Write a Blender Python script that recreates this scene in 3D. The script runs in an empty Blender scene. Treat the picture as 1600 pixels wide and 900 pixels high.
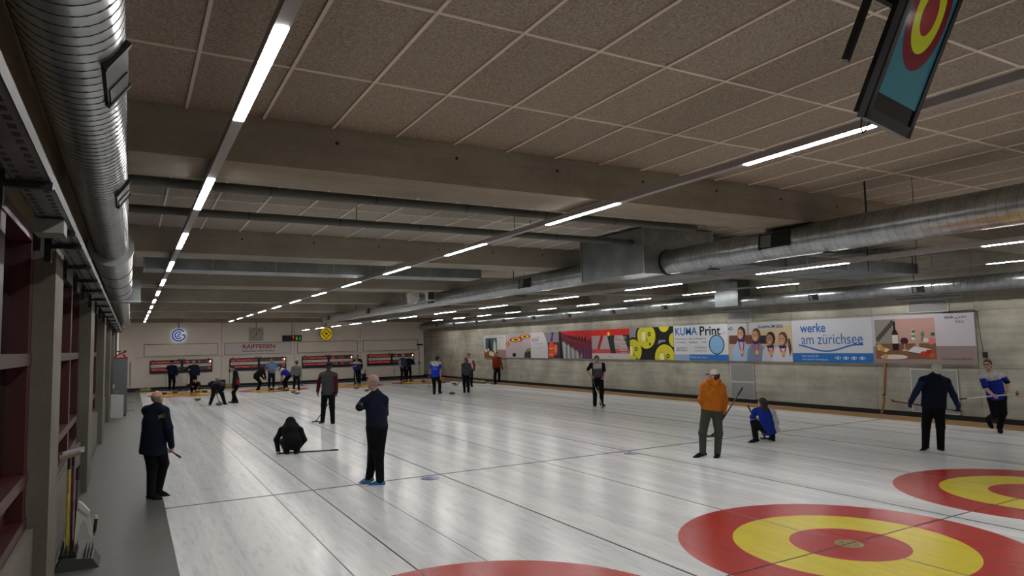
import bpy, bmesh, math, random
import numpy as np
from mathutils import Vector, Matrix
random.seed(7); np.random.seed(7)
scene = bpy.context.scene
COL = scene.collection
# ---------------------------------------------------------------- camera
CAM = np.array([-0.4712, -11.2518, 2.2885]); YAW, PITCH, ROLL, FPX = 0.51474, 0.08129, -0.02255, 1053.28
def _basis():
    cy, sy, cp, sp = math.cos(YAW), math.sin(YAW), math.cos(PITCH), math.sin(PITCH)
    f = np.array([sy*cp, cy*cp, sp]); r = np.array([cy, -sy, 0.0]); u = np.cross(r, f)
    cr, sr = math.cos(ROLL), math.sin(ROLL)
    return np.array([cr*r + sr*u, -sr*r + cr*u, f])
RB = _basis()
cam = bpy.data.cameras.new('camera'); cam.sensor_fit = 'HORIZONTAL'; cam.sensor_width = 36.0
cam.lens = FPX*36/1600; cam.clip_start = 0.05; cam.clip_end = 200
co = bpy.data.objects.new('camera', cam); COL.objects.link(co)
m = Matrix.Identity(4)
for i in range(3):
    m[i][0], m[i][1], m[i][2], m[i][3] = RB[0][i], RB[1][i], -RB[2][i], CAM[i]
co.matrix_world = m; scene.camera = co
# ---------------------------------------------------------------- world, exposure
w = bpy.data.worlds.new('hall_world'); scene.world = w; w.use_nodes = True
w.node_tree.nodes['Background'].inputs[0].default_value = (0.5, 0.52, 0.55, 1)
w.node_tree.nodes['Background'].inputs[1].default_value = 0.02
LAMP_STRENGTH = 92.0
vs = scene.view_settings
vs.view_transform = 'Standard'; vs.look = 'None'; vs.gamma = 1.0; vs.use_curve_mapping = False
vs.exposure = 0.0
cy = scene.cycles; cy.max_bounces = 7; cy.diffuse_bounces = 4; cy.glossy_bounces = 3; cy.caustics_reflective = False; cy.caustics_refractive = False

# ---------------------------------------------------------------- measuring helpers
def ray(u, v): return np.array([(u-800)/FPX, -(v-450)/FPX, 1.0]) @ RB
def on(u, v, ax, val):
    d = ray(u, v); k = 'xyz'.index(ax)
    return CAM + d*((val-CAM[k])/d[k])
def depth_of(P): return float((np.asarray(P)-CAM) @ RB[2])
def at_depth(u, v, dep): return CAM + ray(u, v)*dep

# ---------------------------------------------------------------- materials
MATS = {}
def lin(h):
    h = h.lstrip('#'); c = [int(h[i:i+2], 16)/255 for i in (0, 2, 4)]
    return tuple((x/12.92 if x <= .04045 else ((x+.055)/1.055)**2.4) for x in c)
def mat(name, col, rough=.6, metal=0.0, var=0.0, scale=8.0, bump=0.0, bscale=60.0, stretch=(1, 1, 1), emit=0.0, spec=.5):
    if name in MATS: return MATS[name]
    M = bpy.data.materials.new(name); M.use_nodes = True; nt = M.node_tree; b = nt.nodes['Principled BSDF']
    c = lin(col) if isinstance(col, str) else col
    b.inputs['Base Color'].default_value = (*c, 1); b.inputs['Roughness'].default_value = rough
    b.inputs['Metallic'].default_value = metal; b.inputs['Specular IOR Level'].default_value = spec
    if var or bump:
        tc = nt.nodes.new('ShaderNodeTexCoord'); mp = nt.nodes.new('ShaderNodeMapping'); mp.inputs['Scale'].default_value = stretch
        geo = nt.nodes.new('ShaderNodeNewGeometry')
        nt.links.new(geo.outputs['Position'], mp.inputs['Vector'])
    if var:
        n = nt.nodes.new('ShaderNodeTexNoise'); n.inputs['Scale'].default_value = scale; n.inputs['Detail'].default_value = 6
        r = nt.nodes.new('ShaderNodeValToRGB'); r.color_ramp.elements[0].position = .3; r.color_ramp.elements[1].position = .7
        r.color_ramp.elements[0].color = (*[max(0, x*(1-var)) for x in c], 1); r.color_ramp.elements[1].color = (*[min(1, x*(1+var)) for x in c], 1)
        nt.links.new(mp.outputs[0], n.inputs['Vector']); nt.links.new(n.outputs['Fac'], r.inputs[0]); nt.links.new(r.outputs[0], b.inputs['Base Color'])
    if bump:
        n2 = nt.nodes.new('ShaderNodeTexNoise'); n2.inputs['Scale'].default_value = bscale; n2.inputs['Detail'].default_value = 4
        bp = nt.nodes.new('ShaderNodeBump'); bp.inputs['Strength'].default_value = bump; bp.inputs['Distance'].default_value = .02
        nt.links.new(mp.outputs[0], n2.inputs['Vector']); nt.links.new(n2.outputs['Fac'], bp.inputs['Height']); nt.links.new(bp.outputs[0], b.inputs['Normal'])
    if emit:
        b.inputs['Emission Color'].default_value = (*c, 1); b.inputs['Emission Strength'].default_value = emit
    MATS[name] = M; return M
def fabric(col): return mat('fabric_'+col.strip('#'), col, .92, 0, .18, 14, .35, 26, spec=.2)
def print_mat(col): return mat('print_'+col.strip('#'), col, .55, 0, spec=.3)

def concrete(name, col, streak=(.25, .25, 3.0), var=.22, joints=False):
    M = bpy.data.materials.new(name); M.use_nodes = True; nt = M.node_tree; b = nt.nodes['Principled BSDF']; c = lin(col)
    L = nt.links.new; N = nt.nodes.new
    g = N('ShaderNodeNewGeometry')
    def noise(scale, det, stretch, lo, hi, p0=.3, p1=.7):
        mp = N('ShaderNodeMapping'); mp.inputs['Scale'].default_value = stretch; L(g.outputs['Position'], mp.inputs[0])
        n = N('ShaderNodeTexNoise'); n.inputs['Scale'].default_value = scale; n.inputs['Detail'].default_value = det; n.inputs['Roughness'].default_value = .65
        L(mp.outputs[0], n.inputs[0]); r = N('ShaderNodeValToRGB'); e = r.color_ramp.elements
        e[0].position, e[1].position = p0, p1; e[0].color = (lo, lo, lo*.98, 1); e[1].color = (hi, hi, hi, 1)
        L(n.outputs['Fac'], r.inputs[0]); return r, n
    r1, n1 = noise(1.0, 8, (.8, .8, .8), 1-var, 1+var*.6)
    r2, n2 = noise(2.2, 6, streak, 1-var*.6, 1+var*.4)
    r3, n3 = noise(38, 3, (1, 1, 1), .9, 1.06)
    m1 = N('ShaderNodeMixRGB'); m1.blend_type = 'MULTIPLY'; m1.inputs[0].default_value = 1; L(r1.outputs[0], m1.inputs[1]); L(r2.outputs[0], m1.inputs[2])
    m2 = N('ShaderNodeMixRGB'); m2.blend_type = 'MULTIPLY'; m2.inputs[0].default_value = 1; L(m1.outputs[0], m2.inputs[1]); L(r3.outputs[0], m2.inputs[2])
    m3 = N('ShaderNodeMixRGB'); m3.blend_type = 'MULTIPLY'; m3.inputs[0].default_value = 1; m3.inputs[1].default_value = (*c, 1); L(m2.outputs[0], m3.inputs[2])
    L(m3.outputs[0], b.inputs['Base Color']); b.inputs['Roughness'].default_value = .85; b.inputs['Specular IOR Level'].default_value = .25
    bp = N('ShaderNodeBump'); bp.inputs['Strength'].default_value = .25; bp.inputs['Distance'].default_value = .01; L(n2.outputs['Fac'], bp.inputs['Height']); L(bp.outputs[0], b.inputs['Normal'])
    MATS[name] = M; return M

def ice_material():
    M = bpy.data.materials.new('pebbled_ice'); M.use_nodes = True; nt = M.node_tree; b = nt.nodes['Principled BSDF']; L = nt.links.new; N = nt.nodes.new
    g = N('ShaderNodeNewGeometry')
    def nz(scale, det, st, ramp):
        mp = N('ShaderNodeMapping'); mp.inputs['Scale'].default_value = st; L(g.outputs['Position'], mp.inputs[0])
        n = N('ShaderNodeTexNoise'); n.inputs['Scale'].default_value = scale; n.inputs['Detail'].default_value = det; n.inputs['Roughness'].default_value = .6; n.inputs['Distortion'].default_value = .3
        L(mp.outputs[0], n.inputs[0]); r = N('ShaderNodeValToRGB'); e = r.color_ramp.elements
        (p0, c0), (p1, c1) = ramp; e[0].position, e[1].position = p0, p1; e[0].color = (*c0, 1); e[1].color = (*c1, 1); L(n.outputs['Fac'], r.inputs[0]); return n, r
    n1, r1 = nz(1.0, 7, (3.4, .10, 1), ((.36, (.66, .675, .695)), (.62, (.79, .80, .80))))
    n2, r2 = nz(1.0, 8, (16, 2.2, 1), ((.32, (.78, .80, .83)), (.50, (1, 1, 1))))
    n3, r3 = nz(.5, 4, (.6, .3, 1), ((.35, (.86, .87, .88)), (.65, (1, 1, .99))))
    m1 = N('ShaderNodeMixRGB'); m1.blend_type = 'MULTIPLY'; m1.inputs[0].default_value = .75; L(r1.outputs[0], m1.inputs[1]); L(r2.outputs[0], m1.inputs[2])
    m2 = N('ShaderNodeMixRGB'); m2.blend_type = 'MULTIPLY'; m2.inputs[0].default_value = 1; L(m1.outputs[0], m2.inputs[1]); L(r3.outputs[0], m2.inputs[2])
    L(m2.outputs[0], b.inputs['Base Color'])
    mr = N('ShaderNodeMapRange'); mr.inputs[1].default_value = .3; mr.inputs[2].default_value = .7; mr.inputs[3].default_value = .17; mr.inputs[4].default_value = .25
    L(n1.outputs['Fac'], mr.inputs[0]); L(mr.outputs[0], b.inputs['Roughness']); b.inputs['IOR'].default_value = 1.31; b.inputs['Specular IOR Level'].default_value = .4
    v = N('ShaderNodeTexNoise'); v.inputs['Scale'].default_value = 90; L(g.outputs['Position'], v.inputs[0])
    bp = N('ShaderNodeBump'); bp.inputs['Strength'].default_value = .10; bp.inputs['Distance'].default_value = .004; L(v.outputs['Fac'], bp.inputs['Height']); L(bp.outputs[0], b.inputs['Normal'])
    MATS['ice'] = M; return M

def paint_ice(name, col): return mat(name, col, .22, 0, .10, 1.0, .08, 90, (14, .8, 1))
def panel_material():
    M = bpy.data.materials.new('wood_wool_panel'); M.use_nodes = True; nt = M.node_tree; b = nt.nodes['Principled BSDF']; L = nt.links.new; N = nt.nodes.new
    g = N('ShaderNodeNewGeometry'); n = N('ShaderNodeTexNoise'); n.inputs['Scale'].default_value = 62; n.inputs['Detail'].default_value = 5; n.inputs['Roughness'].default_value = .75; n.inputs['Distortion'].default_value = 1.2
    L(g.outputs['Position'], n.inputs[0]); r = N('ShaderNodeValToRGB'); e = r.color_ramp.elements; e[0].position, e[1].position = .38, .62
    e[0].color = (*lin('#7b7369'), 1); e[1].color = (*lin('#bcb3a7'), 1); L(n.outputs['Fac'], r.inputs[0])
    oi = N('ShaderNodeObjectInfo'); hv = N('ShaderNodeHueSaturation'); mr = N('ShaderNodeMapRange'); mr.inputs[3].default_value = .92; mr.inputs[4].default_value = 1.06
    L(oi.outputs['Random'], mr.inputs[0]); L(mr.outputs[0], hv.inputs['Value']); L(r.outputs[0], hv.inputs['Color']); L(hv.outputs[0], b.inputs['Base Color'])
    b.inputs['Roughness'].default_value = .95; b.inputs['Specular IOR Level'].default_value = .1
    bp = N('ShaderNodeBump'); bp.inputs['Strength'].default_value = .5; bp.inputs['Distance'].default_value = .01; L(n.outputs['Fac'], bp.inputs['Height']); L(bp.outputs[0], b.inputs['Normal'])
    MATS['panel'] = M; return M

# ---------------------------------------------------------------- mesh building
class MB:
    def __init__(s): s.v = []; s.f = []; s.m = []; s.sm = []
    def add(s, vs, fs, mi=0, smooth=False):
        o = len(s.v); s.v += [tuple(map(float, p)) for p in vs]
        for f in fs: s.f.append(tuple(i+o for i in f)); s.m.append(mi); s.sm.append(smooth)
        return s
    def box(s, x0, x1, y0, y1, z0, z1, mi=0):
        return s.add([(x0,y0,z0),(x1,y0,z0),(x1,y1,z0),(x0,y1,z0),(x0,y0,z1),(x1,y0,z1),(x1,y1,z1),(x0,y1,z1)],
                     [(0,3,2,1),(4,5,6,7),(0,1,5,4),(1,2,6,5),(2,3,7,6),(3,0,4,7)], mi)
    def obox(s, c, ax, ay, az, mi=0):      # oriented box: centre and three half-axis vectors
        c, ax, ay, az = map(np.asarray, (c, ax, ay, az)); P = [c+i*ax+j*ay+k*az for k in (-1,1) for j in (-1,1) for i in (-1,1)]
        return s.add(P, [(0,2,3,1),(4,5,7,6),(0,1,5,4),(1,3,7,5),(3,2,6,7),(2,0,4,6)], mi)
    def bar(s, a, b, wd, ht, mi=0, up=(0,0,1)):
        a, b, up = map(lambda q: np.asarray(q, float), (a, b, up)); d = b-a; L = np.linalg.norm(d); d = d/L
        if abs(d@up) > .98: up = np.array([1., 0, 0])
        sd = np.cross(d, up); sd /= np.linalg.norm(sd); u2 = np.cross(sd, d)
        return s.obox((a+b)/2, d*L/2, sd*wd/2, u2*ht/2, mi)
    def tube(s, pts, r, n=10, mi=0, caps=True, smooth=True):
        pts = [np.asarray(p, float) for p in pts]; rs = r if isinstance(r, (list, tuple)) else [r]*len(pts)
        rings = []; prev = None
        for i, p in enumerate(pts):
            d = (pts[min(i+1, len(pts)-1)]-pts[max(i-1, 0)]); d = d/(np.linalg.norm(d)+1e-12)
            if prev is None:
                a = np.array([0, 0, 1.]) if abs(d[2]) < .9 else np.array([1., 0, 0]); x = np.cross(a, d)
            else: x = prev - d*(prev@d)
            x /= np.linalg.norm(x); prev = x; y = np.cross(d, x)
            rings.append([p+rs[i]*(x*math.cos(2*math.pi*k/n)+y*math.sin(2*math.pi*k/n)) for k in range(n)])
        V = [q for R_ in rings for q in R_]; F = []
        for i in range(len(pts)-1):
            for k in range(n):
                k2 = (k+1) % n; F.append((i*n+k, i*n+k2, (i+1)*n+k2, (i+1)*n+k))
        s.add(V, F, mi, smooth)
        if caps: s.add(rings[0], [tuple(range(n))[::-1]], mi); s.add(rings[-1], [tuple(range(n))], mi)
        return s
    def lathe(s, prof, n=24, c=(0,0,0), mi=0, smooth=True):     # prof: [(r,z)] bottom to top
        V = []; F = []
        for r, z in prof:
            for k in range(n): V.append((c[0]+r*math.cos(2*math.pi*k/n), c[1]+r*math.sin(2*math.pi*k/n), c[2]+z))
        for i in range(len(prof)-1):
            for k in range(n): k2 = (k+1) % n; F.append((i*n+k, i*n+k2, (i+1)*n+k2, (i+1)*n+k))
        return s.add(V, F, mi, smooth)
    def prism(s, poly, frame, t0, t1, mi=0):    # poly in 2-D, frame(x,y,t)->3-D
        n = len(poly); V = [frame(x, y, t0) for x, y in poly]+[frame(x, y, t1) for x, y in poly]
        F = [tuple(range(n))[::-1], tuple(range(n, 2*n))]+[(i, (i+1) % n, (i+1) % n+n, i+n) for i in range(n)]
        return s.add(V, F, mi)
    def mesh(s, name, mats, org=(0,0,0)):
        me = bpy.data.meshes.new(name); o = np.asarray(org, float)
        me.from_pydata([tuple(np.asarray(p)-o) for p in s.v], [], s.f)
        for M in (mats if isinstance(mats, (list, tuple)) else [mats]): me.materials.append(M)
        me.polygons.foreach_set('material_index', s.m); me.polygons.foreach_set('use_smooth', s.sm)
        bm = bmesh.new(); bm.from_mesh(me); bmesh.ops.recalc_face_normals(bm, faces=bm.faces); bm.to_mesh(me); bm.free()
        me.update(); return me
    def build(s, name, mats, parent=None, org=None):
        if org is None: org = wloc(parent) if parent else (0, 0, 0)
        return link(name, s.mesh(name, mats, org), parent, None if parent else org)
WL = {}
def wloc(o): return WL.get(o.name, (0., 0., 0.))
def link(name, data, parent=None, loc=None):
    o = bpy.data.objects.new(name, data); COL.objects.link(o)
    if parent is not None: o.parent = parent; WL[o.name] = wloc(parent)
    elif loc is not None: o.location = tuple(map(float, loc)); WL[o.name] = tuple(map(float, loc))
    return o
def tag(o, label=None, cat=None, group=None, kind=None):
    for k, v in (('label', label), ('category', cat), ('group', group), ('kind', kind)):
        if v: o[k] = v
    return o
def thing(name, loc, label, cat, group=None): return tag(link(name, None, None, loc), label, cat, group)
def struct(o, label=None): return tag(o, label, None, None, 'structure')
TEXTS = []
def lettering(parent, body, frame, x, y, w_, h_, material, t=.003, name='lettering', bold=0.0):
    """text fitted to the box x,y,w,h of a surface frame(x,y,t)"""
    cu = bpy.data.curves.new(name, 'FONT'); cu.body = body; cu.size = 1; cu.resolution_u = 3; cu.offset = bold*.45
    o = bpy.data.objects.new(name+'_font', cu); COL.objects.link(o); TEXTS.append((o, parent, frame, x, y, w_, h_, material, t, name))
def finish_texts():
    bpy.context.view_layer.update(); dg = bpy.context.evaluated_depsgraph_get()
    for o, parent, frame, x, y, w_, h_, material, t, name in TEXTS:
        me = bpy.data.meshes.new_from_object(o.evaluated_get(dg))
        n = len(me.vertices); c = np.zeros(n*3); me.vertices.foreach_get('co', c); c = c.reshape(-1, 3)
        if n:
            lo, hi = c[:, :2].min(0), c[:, :2].max(0); q = (c[:, :2]-lo)/np.maximum(hi-lo, 1e-6); org = np.asarray(wloc(parent))
            me.vertices.foreach_set('co', np.array([np.asarray(frame(x+a*w_, y+b_*h_, t))-org for a, b_ in q]).ravel())
        me.materials.clear(); me.materials.append(material); me.update()
        link(name, me, parent)
    for o, *_ in TEXTS:
        cu = o.data; bpy.data.objects.remove(o); bpy.data.curves.remove(cu)
def circle(cx, cy, rx, ry=None, n=28, a0=0, a1=360):
    ry = rx if ry is None else ry
    full = abs(a1-a0) >= 360; k = n if full else n+1
    return [(cx+rx*math.cos(math.radians(a0+(a1-a0)*i/n)), cy+ry*math.sin(math.radians(a0+(a1-a0)*i/n))) for i in range(k)]
def arc_band(cx, cy, r0, r1, a0, a1, n=28):
    return circle(cx, cy, r1, None, n, a0, a1)+circle(cx, cy, r0, None, n, a0, a1)[::-1]
# ================================================================= STRUCTURE
XL, XR, YB, YN, ZC, ZB = -1.42, 17.9, 34.35, -15.5, 4.36, 3.94     # left window plane, right wall, back wall, near wall, ceiling, beam soffit
SW = 4.338                                                          # sheet width
TEE_N, TEE_F, HOG_F = -6.40, 27.92, 21.6
CONC = concrete('board_marked_concrete', '#aeaa9e', (.12, .12, 2.6), .34)
CONCB = concrete('beam_concrete', '#938b7f', (.25, 2.0, 2.5), .24)
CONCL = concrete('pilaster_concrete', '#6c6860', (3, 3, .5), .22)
ICE = ice_material(); PANEL = panel_material()
WHITE = mat('wall_paint', '#f1eae0', .8, 0, .04, 1.5, .05, 40, spec=.2)
GREYFLOOR = mat('grey_floor_coating', '#54544f', .55, 0, .08, 2.5, .05, 60)
BLACK = mat('black_rubber', '#0d0d0f', .6)
DARK = mat('dark_metal', '#1b1c1e', .45, .4)
GALV = mat('galvanised_steel', '#a3a7a8', .30, .9, .22, 5.0, .06, 14)
GALVD = mat('galvanised_seam', '#3a3b3b', .5, .7)
ZINC = mat('zinc_box_steel', '#7f8486', .42, .85, .2, 3.0)
RED = mat('red_window_paint', '#38050a', .45, 0, .12, 3)
WOOD = mat('kerb_wood', '#9a7a52', .7, 0, .25, 3, .1, 20, (1, .15, 1))
WHITEP = mat('white_metal', '#c9c9c6', .45)
LGREY = mat('light_grey_plastic', '#a9a9a5', .5)

# floors
fl = MB().box(XL-.3, 0, YN, YB+.1, -.20, 0).box(0, XR+.1, 32.35, YB+.1, -.20, 0).box(17.46, XR+.1, YN, 32.35, -.20, 0).build('floor', GREYFLOOR); struct(fl, 'smooth grey coated floor along the hall edges')
sl = MB()
for (a, b) in ((0, 32.35),): pass
for Y0, x0, x1 in ((24.1, -.75, -.35), (19.0, -.8, -.3), (21.5, -.75, -.5)):
    MB().box(x0, x1, Y0, Y0+.35, 0, .006).build('floor_drain', DARK, fl)
ice = MB().box(0, 17.40, YN, 32.3, -.2, 0).build('ice_sheet', ICE); struct(ice, 'pale scratched ice divided into four curling sheets')
LINEM = mat('line_ink', '#33353a', .45, spec=.2); FAINT = mat('faint_line_ink', '#5e5f60', .45, spec=.2); LINEB = mat('tee_line_ink', '#2b2220', .45, spec=.2)
def strip(nm, x0, x1, y0, y1, M=LINEM, h=.0022): return MB().box(x0, x1, y0, y1, -.004, h).build(nm, M, ice)
strip('hog_line', 0, 17.4, -.022, .022); strip('hog_line', 0, 17.4, HOG_F-.03, HOG_F+.03, FAINT)
CX = [-.045+SW*(i+.5) for i in range(4)]
for i, c in enumerate(CX):
    strip('centre_line', c-.009, c+.009, YN, 32.2, LINEM if i == 0 else FAINT)
for x in (4.34, 8.53, 12.97): strip('divider_line', x-.012, x+.012, YN, 32.2)
for x in (1.52, 2.85): strip('ice_seam', x-.006, x+.006, YN, 32.2, FAINT, .0016)
strip('ice_edge_line', 0, .012, YN, 32.3, FAINT)
strip('tee_line', 0, 17.4, TEE_N-.009, TEE_N+.009, LINEB, .0028)
R_RED, R_YEL = paint_ice('house_red', '#b02a20'), paint_ice('house_yellow', '#dccb33')
BUT = mat('button_emblem', '#8a7440', .3)
def annulus(r0, r1, c, y, h, n=96):
    b = MB(); V = []; F = []
    for k in range(n):
        a = 2*math.pi*k/n
        for r, z in ((r0, h), (r1, h), (r1, -.003)): V.append((c+r*math.cos(a), y+r*math.sin(a), z))
    for k in range(n):
        j = (k+1) % n; F.append((k*3, k*3+1, j*3+1, j*3)); F.append((k*3+1, k*3+2, j*3+2, j*3+1))
    return b.add(V, F)
names = ['beside the grey aisle', 'second from the grey aisle', 'third from the grey aisle', 'beside the concrete wall']
for y, where in ((TEE_N, 'near'), (TEE_F, 'far')):
    for i, c in enumerate(CX):
        if where == 'near' and i == 3: continue
        if where == 'near':
            lab = ['red target ring cut by the bottom edge of the picture', 'whole red and yellow target rings with a gold button at bottom', 'red and yellow target rings cut off at the picture side'][i]
        else: lab = 'distant red and yellow target rings on the sheet '+names[i]
        h = thing('curling_house', (c, y, 0), lab, 'target rings', 'curling houses on the ice')
        for nm, r0, r1, M in (('outer_ring', 1.219, 1.829, R_RED), ('middle_ring', .61, 1.219, R_YEL), ('inner_ring', .15, .61, R_RED), ('button', .0, .15, BUT)):
            annulus(r0, r1, c, y, .0020, 96 if where == 'near' else 48).build(nm, M, h)
        if where == 'near':
            fr = lambda a, b, t, c=c, y=y: (c+a, y+b, .0016+t)
            MB().prism(arc_band(0, 0, .122, .138, 0, 359.9), fr, 0, .0012).build('emblem_ring', mat('emblem_gold', '#b59b55', .35), h)
            MB().prism(arc_band(0, 0, .03, .05, 20, 340), fr, 0, .0012).build('emblem_mark', mat('emblem_gold', '#b59b55', .35), h)
# hog-line emblems in the ice (same blue club badge as on the wall)
BLUE = print_mat('#1f4f94'); PALE = mat('badge_pale_ice', '#8b97ad', .3); BLUEI = mat('badge_blue_ice', '#3c5488', .3)
for u, v, lab in ((672, 747.5, 'faint blue round club badge frozen into the ice by the navy-jacket man'), (987, 708.5, 'faint blue round club badge frozen into the ice at mid hog line')):
    P = on(u, v, 'z', 0); h = thing('ice_badge', (P[0], P[1], 0), lab, 'badge', 'club badges in the ice')
    fr = lambda a, b, t, P=P: (P[0]+a, P[1]+b, t)
    MB().prism(circle(0, 0, .17), fr, -.002, .0016).build('badge_disc', PALE, h)
    MB().prism(arc_band(0, 0, .11, .155, 30, 350), fr, 0, .0028).build('badge_ring', BLUEI, h)
    MB().prism(arc_band(0, 0, .05, .085, 40, 320), fr, 0, .0028).build('badge_ring', BLUEI, h)
# kerb, rear bumper
k = MB().box(17.40, 17.46, YN, 32.3, -.05, .12).build('kerb_right', WOOD); struct(k)
k = MB().box(0, 17.4, 32.3, 32.36, -.05, .06).build('kerb_back', BLACK); struct(k)
# right wall with panels
wr = MB().box(XR+.02, XR+.3, YN, YB+.3, -.2, 4.6).build('wall_right', mat('joint_grey', '#4b483f', .9)); struct(wr, 'board-marked concrete wall carrying the advertising panels')
ys = [-2.25+2.69*k for k in range(-5, 14)]+[YB+.1]; zs = [.0, 1.40, 2.85, 4.4]
for a, b in zip(ys, ys[1:]):
    for c, d in zip(zs, zs[1:]): MB().box(XR, XR+.03, a+.004, b-.004, c+.004, d-.004).build('concrete_panel', CONC, wr)
struct(MB().box(XR-.03, XR, YN, YB, 0, .20).build('baseboard_right', BLACK))
# back wall
wb = MB().box(XL-.3, XR+.3, YB, YB+.3, -.2, 4.6).build('wall_back', WHITE); struct(wb, 'off-white painted end wall')
for x in (4.45, 8.85, 13.25): MB().box(x-.01, x+.01, YB-.006, YB, .15, 4.3).build('wall_joint', mat('joint_line', '#8d8478', .8), wb)
MB().box(-.2, 17.3, YB-.012, YB, 1.885, 1.90).build('wall_rail', mat('joint_line', '#8d8478', .8), wb)
struct(MB().box(XL, XR, YB-.03, YB, 0, .14).build('baseboard_back', BLACK))
# near wall behind the camera (closes the hall)
wn = MB().box(XL-.3, XR+.3, YN-.3, YN, -.2, 4.6).build('wall_near', WHITE); struct(wn)
# ceiling: slab, panels, grid
ce = MB().box(XL-.3, XR+.3, YN-.3, YB+.3, ZC+.05, ZC+.25).build('ceiling', mat('ceiling_void', '#2a2724', .9)); struct(ce, 'ceiling of square-edged wood-wool acoustic panels')
gx = [1.16+.6285*k for k in range(-4, 28)]
pm = MB().box(-.302, .302, -.612, .612, -.012, .012).mesh('ceiling_panel', PANEL)
pm_s = {}
BEAMS = [-4.98+6.33*k for k in range(-1, 7)]
rows = [-10.02+1.26*k for k in range(0, 5)]
def panel_rows(ylist, far=False):
    for a, b in zip(ylist, ylist[1:]):
        key = round(b-a, 3)
        if key not in pm_s: pm_s[key] = MB().box(-.302, .302, -(b-a)/2+.012, (b-a)/2-.012, -.012, .012).mesh('ceiling_panel', PANEL)
        for x in gx[:-1]:
            if x > XR-.1: continue
            o = link('ceiling_panel', pm_s[key], ce); o.location = (x+.314, (a+b)/2, ZC+.02)
panel_rows([-10.02, -8.76, -7.50, -6.24, -4.98])
panel_rows([-4.18, -2.46, -1.20, .06, 1.35])
far = MB()
for y0, y1 in [(YN, -10.9)]+[(BEAMS[k]+.8, BEAMS[k+1]) for k in range(2, 7)]+[(BEAMS[7]+.8, YB)]:
    far.box(XL-.2, XR+.1, y0, y1, ZC+.008, ZC+.032)
tag(far.build('ceiling_panel_field', PANEL, ce), kind='stuff')
BAR = mat('ceiling_grid_bar', '#dcd3c8', .7)
for x in gx:
    for y0, y1 in ((-10.3, -4.98), (-4.2, 1.35)): MB().box(x-.0125, x+.0125, y0, y1, ZC-.004, ZC+.03).build('grid_bar', BAR, ce)
for y in (-8.76, -7.50, -6.24, -2.46, -1.20, .06):
    MB().box(XL, XR, y-.0125, y+.0125, ZC-.002, ZC+.03).build('grid_bar', BAR, ce)
for k, y in enumerate(BEAMS):
    b = MB().box(XL-.2, XR+.05, y, y+.8, ZB, ZC+.1).build('ceiling_beam', CONCB); struct(b)
    if k in (1, 2):
        for x in [1.2+1.25*j for j in range(14)]:
            o = MB().tube([(x, y-.002, ZC-.14), (x, y+.006, ZC-.14)], .018, 10).build('formwork_hole', BLACK, b)
# left wall: knee wall, pilasters, red window frames, upper band
wl = MB().box(XL-.3, XL, YN, YB, -.2, 4.6).build('wall_left', mat('dark_reveal', '#2b2624', .8)); struct(wl, 'window wall of concrete pilasters and red frames')
PIL = [(-9.9, -9.1), (-4.15, -3.36), (2.08, 3.87-.55), (8.7, 9.9), (14.7, 15.6), (20.2, 21.2), (26.5, 27.4)]
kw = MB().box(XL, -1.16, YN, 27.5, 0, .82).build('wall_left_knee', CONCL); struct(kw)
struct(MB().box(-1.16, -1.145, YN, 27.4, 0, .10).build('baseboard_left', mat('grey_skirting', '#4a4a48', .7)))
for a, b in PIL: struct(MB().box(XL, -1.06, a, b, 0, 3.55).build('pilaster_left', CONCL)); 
struct(MB().box(XL, -1.02, YN, YB, 3.35, 4.4).build('wall_left_upper', mat('upper_wall_beige', '#8f8571', .85, 0, .1, 1.2, .1, 20)))
struct(MB().box(XL, -1.06, 27.4, YB, 0, 3.4).build('wall_left_end', WHITE))
PANE = mat('dark_window_glass', '#0d0e10', .08, 0, spec=.6)
spans = [(PIL[i][1], PIL[i+1][0]) for i in range(len(PIL)-1)]
RAILM = mat('rail_pale_red', '#331a18', .5)
for i, (a, b) in enumerate(spans):
    wdw = MB().box(-1.38, -1.36, a, b, .82, 3.35).build(f'window_{i+1}', PANE); struct(wdw)
    n = 3; st = (b-a)/n
    for j in range(n+1):
        y = min(max(a+st*j, a+.10), b-.10); MB().box(-1.36, -1.22, y-.10, y+.10, .82, 3.35).build('window_mullion', RED, wdw)
    for z, M in ((.87, RED), (1.25, RED), (2.24, RAILM), (3.28, RED)): MB().box(-1.36, -1.21, a, b, z-.05, z+.05).build('window_rail', M, wdw)
    for j in range(n): MB().box(-1.37, -1.33, a+st*j+.1, a+st*(j+1)-.1, .92, 1.2).build('window_panel', RED, wdw)

# ================================================================= LIGHT ROWS
LAMP = bpy.data.materials.new('lamp_diffuser'); LAMP.use_nodes = True; lb = LAMP.node_tree.nodes['Principled BSDF']
lb.inputs['Base Color'].default_value = (.9, .9, .9, 1); lb.inputs['Emission Color'].default_value = (1.0, .975, .945, 1); lb.inputs['Emission Strength'].default_value = LAMP_STRENGTH
RAIL = mat('light_rail_paint', '#9a9696', .5)
def light_row(x, z, ys_, y0, y1, length, label, rods, wd=.075):
    t = thing('light_row', (x, y0, z), label, 'light', 'linear light rows under the ceiling')
    MB().box(x-wd/2, x+wd/2, y0, y1, z, z+.06).build('rail', RAIL, t)
    for y in ys_:
        MB().box(x-wd/2+.005, x+wd/2-.005, y-length, y, z-.005, z-.0005).build('lamp_tube', LAMP, t)
    for y in rods: MB().tube([(x, y, z+.05), (x, y, ZC+.05)], .004, 6).build('hanger_wire', DARK, t)
light_row(.135, 3.84, [-6.45+3.30*k for k in range(-2, 12)], -14, 30.6, 1.52, 'white linear light row nearest the silver duct by the windows', [3.0, 6.2])
light_row(4.315, 3.84, [-7.11+3.32*k for k in range(-1, 12)], -14, 30.6, 1.50, 'white linear light row running over the first sheet divider', [-2.9, 3.6, 6])
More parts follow.
